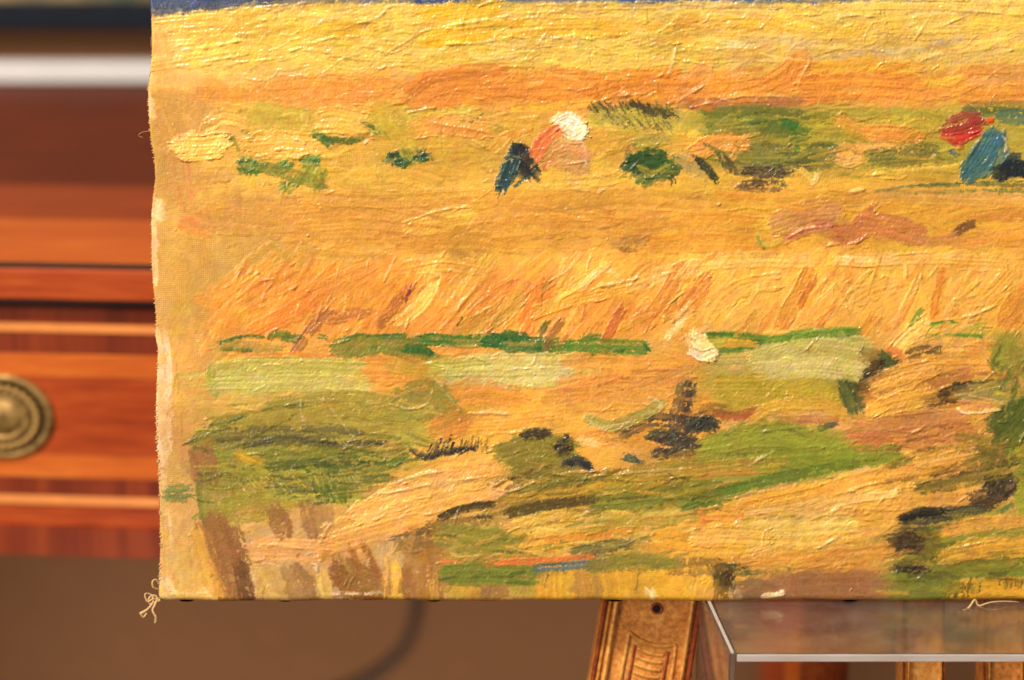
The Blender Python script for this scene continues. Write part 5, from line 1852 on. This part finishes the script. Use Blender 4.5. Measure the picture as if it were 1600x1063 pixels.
def oring(f, wd, depth):
    bm = bmesh.new(); A = []; Bv = []
    for i in range(64):
        a_ = 2 * math.pi * i / 64
        A.append(bm.verts.new((xc + rx * f * math.cos(a_), -depth, zc + rz * f * math.sin(a_))))
        Bv.append(bm.verts.new((xc + rx * (f - wd) * math.cos(a_), -depth, zc + rz * (f - wd) * math.sin(a_))))
    for i in range(64):
        j = (i + 1) % 64
        bm.faces.new((A[i], A[j], Bv[j], Bv[i]))
    return link('recessed_ring', bm_mesh('recessed_ring', bm), dark_brass, plate)
oring(0.84, 0.085, 0.0034); oring(0.615, 0.06, 0.0034)

# white flat box at the back of the top
def wpx(u, v, y):
    p = on_plane(np.array(float(u)), np.array(float(v)), np.array([0, y, 0]), np.array([0, -1.0, 0]))
    return float(p[0]), float(p[2])
white = plain('matt_white_card', (0.95, 0.91, 0.88, 1), 0.7, 0, 30.0, 0.04, 0.05)
YW = WALL_Y - 0.075
xw0 = wpx(-900, 100, YW)[0]; xw1 = wpx(700, 100, YW)[0]
hw_ = wpx(100, 101, YW)[1]
wb = thing('white_box', 'long low white box lying at the back of the sideboard', 'box', (xw0, YW, ztop))
box('lid', white, wb, 0, xw1 - xw0, 0.0, 0.022, (hw_ - ztop) * 0.52, hw_ - ztop, 0.001)
box('tray', white, wb, 0.001, xw1 - xw0 - 0.001, 0.0012, 0.0208, 0.0004, (hw_ - ztop) * 0.52 - 0.0002, 0.0006)

# dark framed picture on the wall above
navy = plain('navy_frame', (0.006, 0.009, 0.018, 1), 0.95, 0, 90.0, 0.4, 0.3)
pic_mat = NT('muted_landscape')
pn = pic_mat.noise(pic_mat.coords(), 14.0, 4)
pic_mat.l(pic_mat.ramp(pn, [(0.35, rgb(92, 100, 70)), (0.5, rgb(150, 130, 90)), (0.65, rgb(196, 160, 110))]), pic_mat.b.inputs['Base Color'])
YF = WALL_Y - 0.022
fx0, fz0 = wpx(-500, 48, YF); fx1 = wpx(640, 48, YF)[0]; fz1 = wpx(0, 6, YF)[1]
fw_ = fz1 - fz0; FHt = 0.42
fr = thing('framed_picture', 'dark navy picture frame on the wall at the top left corner', 'picture frame', (fx0, WALL_Y, fz0))
Wd = fx1 - fx0
box('frame_rail', navy, fr, 0, Wd, -0.022, -0.001, 0, fw_, 0.003)
box('frame_rail', navy, fr, 0, Wd, -0.022, -0.001, FHt - fw_, FHt, 0.003)
box('frame_rail', navy, fr, 0, fw_, -0.022, -0.001, fw_ + 0.0003, FHt - fw_ - 0.0003, 0.003)
box('frame_rail', navy, fr, Wd - fw_, Wd, -0.022, -0.001, fw_ + 0.0003, FHt - fw_ - 0.0003, 0.003)
box('picture', pic_mat.m, fr, fw_ + 0.0005, Wd - fw_ - 0.0005, -0.010, -0.002, fw_ + 0.0005, FHt - fw_ - 0.0005)

# cord hanging on the wall
cord_m = plain('dark_cord', (0.022, 0.012, 0.007, 1), 0.6, 0, 200.0, 0.2, 0.1)
YC = WALL_Y - 0.008
cp = [(655, 780), (654, 880), (651, 940), (645, 975), (630, 1012), (600, 1042), (560, 1068), (500, 1100), (470, 1180), (460, 1400)]
P = []
for u, v in cp:
    x, z = wpx(u, v, YC); P.append((x, YC, z))
base_c = np.array(P[-1])
cord = link('electric_cord', tube_mesh('electric_cord', [np.array(p) - base_c for p in P], 0.0038, 10, 6), cord_m)
cord.location = base_c
cord['label'] = 'dark blurred electric cord hanging on the brown wall below the canvas'
cord['category'] = 'cord'
